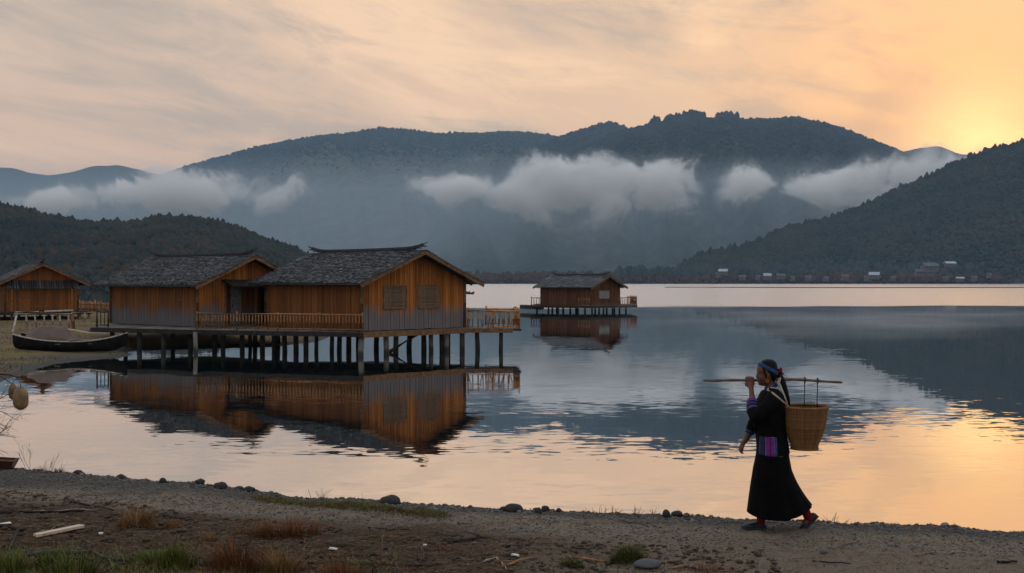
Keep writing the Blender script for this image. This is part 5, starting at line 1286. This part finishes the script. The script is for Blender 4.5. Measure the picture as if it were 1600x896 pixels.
for (dz, g_) in ((-.006, .004), (.006, .0), (.020, -.004)):
    col.append([B(1204.6, 605.6)+Vector((math.cos(a)*(.062+g_)+.0, math.sin(a)*(.066+g_), dz+.42*math.cos(a)*.062)) for a in np.linspace(0, 6.283, 32, endpoint=False)])
m.rings(col, cap=False); o = m.build('collar', M_DBLUE, jo, smooth=True); o.modifiers.new('t', 'SOLIDIFY').thickness = .006
m = MB(); m.tube([col[2][i]+Vector((0, 0, .002)) for i in list(range(32))+[0]], .0032, 6, cap=False); m.build('collar_piping', M_LBLUE, jo, smooth=True)
# embroidered apron panel: strips lying on the jacket side
def on_jacket(px, py, out=.006):
    rows = [r for r in jk]; ys = [r[0] for r in rows]; l = np.interp(py, ys, [r[1] for r in rows]); r_ = np.interp(py, ys, [r[2] for r in rows]); hd = np.interp(py, ys, [r[3] for r in rows])
    u = max(-.97, min(.97, (px-(l+r_)/2)/((r_-l)/2))); return B(px, py, -(1-abs(u)**2.2)**(1/2.2)*hd-out)
ap = None
for (x0_, x1_, mt, out) in [(1183.6,1190.6,M_DBLUE,.007),(1190.6,1191.6,M_LBLUE,.010),(1191.6,1197.0,M_VIO,.008),(1197.0,1197.9,M_RED,.010),(1197.9,1203.4,M_VIO,.008),(1203.4,1204.6,M_LBLUE,.010),(1204.6,1206.6,M_DBLUE,.008),(1206.6,1207.3,M_LBLUE,.009)]:
    m = MB(); NX, NZ = 4, 12; vs = [on_jacket(x0_+(x1_-x0_)*i/NX, 680.5+28.8*k/NZ-(.5 if x0_ < 1190 else 0), out) for i in range(NX+1) for k in range(NZ+1)]
    m.add(vs, [(i*(NZ+1)+k, i*(NZ+1)+k+1, (i+1)*(NZ+1)+k+1, (i+1)*(NZ+1)+k) for i in range(NX) for k in range(NZ)])
    o = m.build('apron_panel' if ap is None else 'woven_stripe', mt, PR if ap is None else ap, smooth=True); o.modifiers.new('t', 'SOLIDIFY').thickness = .004
    if ap is None: ap = o; o['label'] = 'violet and blue striped cloth panel at the hip'
for (dx, dz) in ((0, 0),):
    m = MB(); m.tube([on_jacket(1190.7, 680.3, .010), on_jacket(1197, 680.0, .011), on_jacket(1204.5, 680.3, .010)], .0035, 6); m.build('woven_stripe', M_LBLUE, ap, smooth=True)
# skirt with folds
N = 180; K = 46; rr = []
def hemz(x): return float(np.interp(x, [1169, 1176, 1184, 1198, 1212, 1224, 1236, 1250, 1260, 1267.5], [801, 804, 806, 807.3, 807.6, 806.3, 803.3, 797.5, 793, 789.5]))
for j in range(K+1):
    q = j/K; ring = []
    xl = float(np.interp(q, [0, .12, .30, .55, .8, 1], [1184, 1182.2, 1178.4, 1174.6, 1171.4, 1169.2])); xr = float(np.interp(q, [0, .14, .32, .5, .68, .85, 1], [1230.5, 1232.4, 1236.0, 1243.0, 1251.5, 1260, 1267.6]))
    hd = float(np.interp(q, [0, .2, .6, 1], [.150, .175, .20, .215]))
    for i in range(N):
        a = 2*math.pi*i/N; amp = .050*q**1.2; fold = math.sin(a*11+1.2*math.sin(a*2+1)+q*.5)*.65+math.sin(a*17+2.0)*.35
        e = 1+amp*1.6*fold*(abs(math.sin(a))**.7); x = (xl+xr)/2+(xr-xl)/2*math.cos(a)*(1+.018*q*fold); y = hd*math.sin(a)*e
        zb = hemz(x); pz = 702+(zb-702)*q; ring.append(B(x, pz, y))
    rr.append(ring)
m = MB(); m.rings(rr, cap=False); sk = m.build('skirt', M_SKIRT, PR, smooth=True); sk.modifiers.new('t', 'SOLIDIFY').thickness = .006
# socks and shoes
m = MB(); limb(m, [(1254, 789, -.03, .046), (1258, 799, -.03, .043), (1262, 808, -.03, .041), (1264.5, 813, -.03, .040)], 16, 12); m.build('sock', M_SOCK, PR, smooth=True)
m = MB(); limb(m, [(1190, 796, .057, .045), (1191, 806, .055, .041), (1191.5, 814, .055, .042), (1191, 820, .055, .036)], 16, 12); m.build('sock', M_SOCK, PR, smooth=True)
def shoe(heel, toe, y, hgt=.075):
    """heel and toe are pixels on the sole line"""
    a = B(*heel, y); b = B(*toe, y); d = b-a; L = d.length; X_ = d/L; Z_ = Vector((0, 1, 0)).cross(X_); Z_ = Z_ if Z_.z > 0 or abs(X_.z) > .7 else -Z_
    if X_.x < 0 and Z_.dot(Vector((1, 0, 0))) < 0 and abs(X_.z) > .5: Z_ = Z_
    r_ = None
    st = [(0, .026, .030), (.06, .033, .058), (.18, .036, .066), (.32, .036, .058), (.45, .038, .050), (.6, .044, .046), (.75, .046, .040), (.88, .041, .031), (.96, .028, .020), (1.0, .012, .012)]
    rg = []; N = 20
    for (s, hw, hh) in st:
        ring = []
        for i in range(N):
            t_ = 2*math.pi*i/N; c, q = math.cos(t_), math.sin(t_); ring.append(a+X_*(L*s)+Vector((0, 1, 0))*hw*c+Z_*(.012+max(0, q)**.8*hh if q > 0 else .012+q*.004))
        rg.append(ring)
    m = MB(); m.rings(rg); sh = m.build('shoe', M_SHOE, PR, smooth=True)
    rg = []
    for (s, hw, hh) in st:
        rg.append([a+X_*(L*(s*1.02-.01))+Vector((0, c*(hw+.003), 0))+Z_*zz for (c, zz) in ((-1, 0), (-.5, -.001), (0, -.001), (.5, -.001), (1, 0), (1, .016), (0, .016), (-1, .016))])
    m = MB(); m.rings(rg); m.build('sole', M_SOLE, sh)
shoe((1199, 829.3), (1161, 828.2), .055)
def shoe_back():
    # trailing foot on its toes: heel up to the right, sole facing back
    a = B(1277.5, 806.0, -.03); b = B(1250.5, 833.4, -.03); d = b-a; L = d.length; X_ = d/L; Z_ = Vector((X_.z, 0, -X_.x)); Z_ = -Z_ if Z_.x > 0 else Z_
    st = [(0, .024, .026), (.06, .032, .050), (.18, .036, .058), (.32, .036, .056), (.45, .038, .052), (.6, .044, .048), (.75, .046, .042), (.88, .041, .032), (.96, .028, .020), (1.0, .012, .012)]
    N = 20; rg = []
    bend = lambda s: a+X_*(L*s)+Vector((0, 0, .0))+(Vector((-.020, 0, .004))*max(0, (s-.72)/.28)**1.5)
    for (s, hw, hh) in st:
        rg.append([bend(s)+Vector((0, hw*math.cos(t_), 0))+Z_*(.012+(max(0, math.sin(t_))**.8*hh if math.sin(t_) > 0 else math.sin(t_)*.004)) for t_ in np.linspace(0, 2*math.pi, N, endpoint=False)])
    m = MB(); m.rings(rg); sh = m.build('shoe', M_SHOE, PR, smooth=True); rg = []
    for (s, hw, hh) in st: rg.append([bend(s)+Vector((0, c*(hw+.003), 0))+Z_*zz for (c, zz) in ((-1, 0), (-.5, -.001), (0, -.001), (.5, -.001), (1, 0), (1, .016), (0, .016), (-1, .016))])
    m = MB(); m.rings(rg); m.build('sole', M_SOLE, sh)
shoe_back()
# carrying pole, basket, strap and cords
O = PR.location
M_BAM = simple('bamboo_pole', (.13, .085, .052), .6, .35, 9, .35, 0, .002, stretch=(.4, 1, 1)); M_WICK = None
m, t, b = material('wicker'); P = t.new('ShaderNodeTexCoord').outputs['Object']; n = t.noise(P, 18, 4); isl = t.new('ShaderNodeNewGeometry').outputs['Random Per Island']
c = t.mix(t.m('ADD', t.m('MULTIPLY', isl, .55), t.m('MULTIPLY', n, .5), clamp=True), (.10, .045, .016), (.38, .195, .070)); t.put(b.inputs['Base Color'], c); b.inputs['Roughness'].default_value = .6; b.inputs['Specular IOR Level'].default_value = .3; M_WICK = m
pole = empty('carrying_pole', O+B(1101, 596, .09), 0, 'thin wooden carrying pole lying level on the shoulder of the woman', 'pole')
pp = [(1101, 596.2), (1122, 596.4), (1145, 595.6), (1175, 595.8), (1205, 595.3), (1235, 594.6), (1262, 595.4), (1290, 597.6), (1320.5, 599.4)]
s = spline([(*B(px, py, .09),) for px, py in pp], 60); m = MB(); m.tube([Vector(q)-B(1101, 596, .09) for q in s], [.0105+.005*math.sin(math.pi*min(1, i/60*1.02))+.0012*math.sin(i*.9) for i in range(61)], 12); m.build('shaft', M_BAM, pole, smooth=True)
for px, py in ((1122, 596.3), (1143, 595.7), (1237, 594.7)):
    m = MB(); c_ = B(px, py, .09)-B(1101, 596, .09); m.tube([c_-Vector((.006, 0, 0)), c_, c_+Vector((.006, 0, 0))], [.0135, .0175, .0135], 12); m.build('node', M_BAM, pole, smooth=True)
bc = B(1255.8, 701.5, -.035); BK = empty('basket', O+bc, 0, 'tapering woven bamboo basket on the back of the woman', 'basket')
prof = [(0, .112), (.028, .118), (.045, .121), (.12, .152), (.20, .180), (.28, .196), (.34, .204), (.372, .210), (.395, .214)]
NT_ = 84; wv = MB()
zs = np.linspace(.0, .392, 46)
for k in range(len(zs)-1):                       # horizontal weavers passing in and out of the stakes
    for ph in (0,):
        pts = []; zc_ = (zs[k]+zs[k+1])/2; r0 = float(np.interp(zc_, [p[0] for p in prof], [p[1] for p in prof]))
        for i in range(NT_*2+1):
            a = 2*math.pi*i/(NT_*2); pts.append(Vector(((r0+.0032*math.sin(a*NT_/2+math.pi*k))*math.cos(a), (r0+.0032*math.sin(a*NT_/2+math.pi*k))*math.sin(a), zc_)))
        hz_ = .0039; ring_a = [[p+Vector((0, 0, -hz_)), p*1+Vector((p.x, p.y, 0)).normalized()*.0035, p+Vector((0, 0, hz_)), p-Vector((p.x, p.y, 0)).normalized()*.002] for p in pts]
        wv.rings(ring_a, cap=False)
bd = wv.build('body', M_WICK, BK)
m = MB(); 
inner = [[Vector((r_-.010, 0, 0)) for r_ in ()]]
rg = [[Vector(((r_-.008)*math.cos(a), (r_-.008)*math.sin(a), z_)) for a in np.linspace(0, 6.283, 48, endpoint=False)] for (z_, r_) in prof]; m.rings([[v*0+Vector((0, 0, .006)) for v in rg[0]]]+rg, cap=False); m.build('inner_shell', simple('basket_inside', (.05, .026, .012), .8, .3, 12), BK)  # added shell behind the weave; the dark inside is put into its colour
m = MB()
for i in range(42):
    a = 2*math.pi*i/42; ca, sa = math.cos(a), math.sin(a); m.tube([Vector(((r_+.0035)*ca, (r_+.0035)*sa, z_)) for (z_, r_) in prof], .0048, 5)
o = m.build('stakes', M_WICK, BK, smooth=True); 
def hoop(z_, r_, th, name, strands=1):
    m = MB(); m.tube([Vector((r_*math.cos(a), r_*math.sin(a), z_)) for a in np.linspace(0, 2*math.pi, 65)], th, 8, cap=False)
    for i in range(56):
        a = 2*math.pi*i/56; c_ = Vector((r_*math.cos(a), r_*math.sin(a), z_)); u = Vector((math.cos(a), math.sin(a), 0)); tg = Vector((-math.sin(a), math.cos(a), 0))
        m.tube([c_+u*(th+.002)*math.cos(b_)+Vector((0, 0, (th+.002)*math.sin(b_)))+tg*(b_-3.1)*.003 for b_ in np.linspace(0, 6.28, 9)], .003, 4)
    m.build(name, M_WICK, BK, smooth=True)
hoop(.402, .213, .0125, 'rim'); hoop(.380, .209, .007, 'hoop'); hoop(.215, .188, .0055, 'hoop'); hoop(.012, .117, .011, 'foot_ring'); hoop(.038, .121, .006, 'hoop')
for (px, py0) in ((1261.6, 590.8), (1281.8, 592.0)):
    m = MB(); a = B(px, py0+4.6, .09)-bc; b2 = B(px-.8, 642, .085)-bc
    m.tube([a+Vector((0, 0, .028)), a+Vector((-.004, 0, 0)), a.lerp(b2, .3), a.lerp(b2, .6)+Vector((-.004, 0, 0)), b2], [.008, .0065, .0045, .0045, .005], 7)
    m.tube([a+Vector((.0, .022*math.cos(q_), .022*math.sin(q_)+.0)) for q_ in np.linspace(0, 6.28, 13)], .006, 6); m.build('hanging_cord', simple('dark_cord', (.035, .028, .024), .8, .3, 9), BK, smooth=True)
from mathutils.bvhtree import BVHTree
JT = BVHTree.FromPolygons([v.co for v in jo.data.vertices], [tuple(p.vertices) for p in jo.data.polygons])
def strap(pts, r_, label):
    m = MB(); s = spline([(*B(*p),) for p in pts], 24); P_ = [Vector(q) for q in s]; rg = []
    for q in P_:                                   # lay it on the cloth
        h = JT.ray_cast(Vector((q.x, -1, q.z)), Vector((0, 1, 0)))[0]
        if h is not None: q.y = min(q.y, h.y-.006) if label else h.y-.006
    for k in range(2): P_ = [P_[0]]+[(P_[i-1]+P_[i]*2+P_[i+1])/4 for i in range(1, len(P_)-1)]+[P_[-1]]
    P_ = [q-bc for q in P_]
    for i, p in enumerate(P_):
        d = (P_[min(i+1, 24)]-P_[max(i-1, 0)]).normalized(); nn = Vector((0, -1, 0)); nn = (nn-d*nn.dot(d)).normalized(); sd = d.cross(nn)
        rg.append([p+sd*r_, p+nn*.003, p-sd*r_, p-nn*.003])
    m.rings(rg); m.build('strap', M_STRAP, BK)
strap([(1228.5, 634, -.10), (1221, 628, -.17), (1210, 620, -.215), (1201, 612.5, -.228), (1195.8, 608.5, -.19), (1193.6, 607, -.14)], .0085, '')
strap([(1193.9, 607.3, -.14), (1199, 605.6, -.115), (1206, 605.4, -.10), (1212, 607.4, -.09)], .0075, '')
strap([(1213.0, 592.5, -.075), (1215.5, 600, -.095), (1219, 612, -.13), (1222.5, 623, -.15), (1227, 634.5, -.11)], .0065, 'x')
strap([(1213.0, 592.5, -.075), (1217, 590, -.07), (1215, 595.5, -.085)], .0055, 'x')
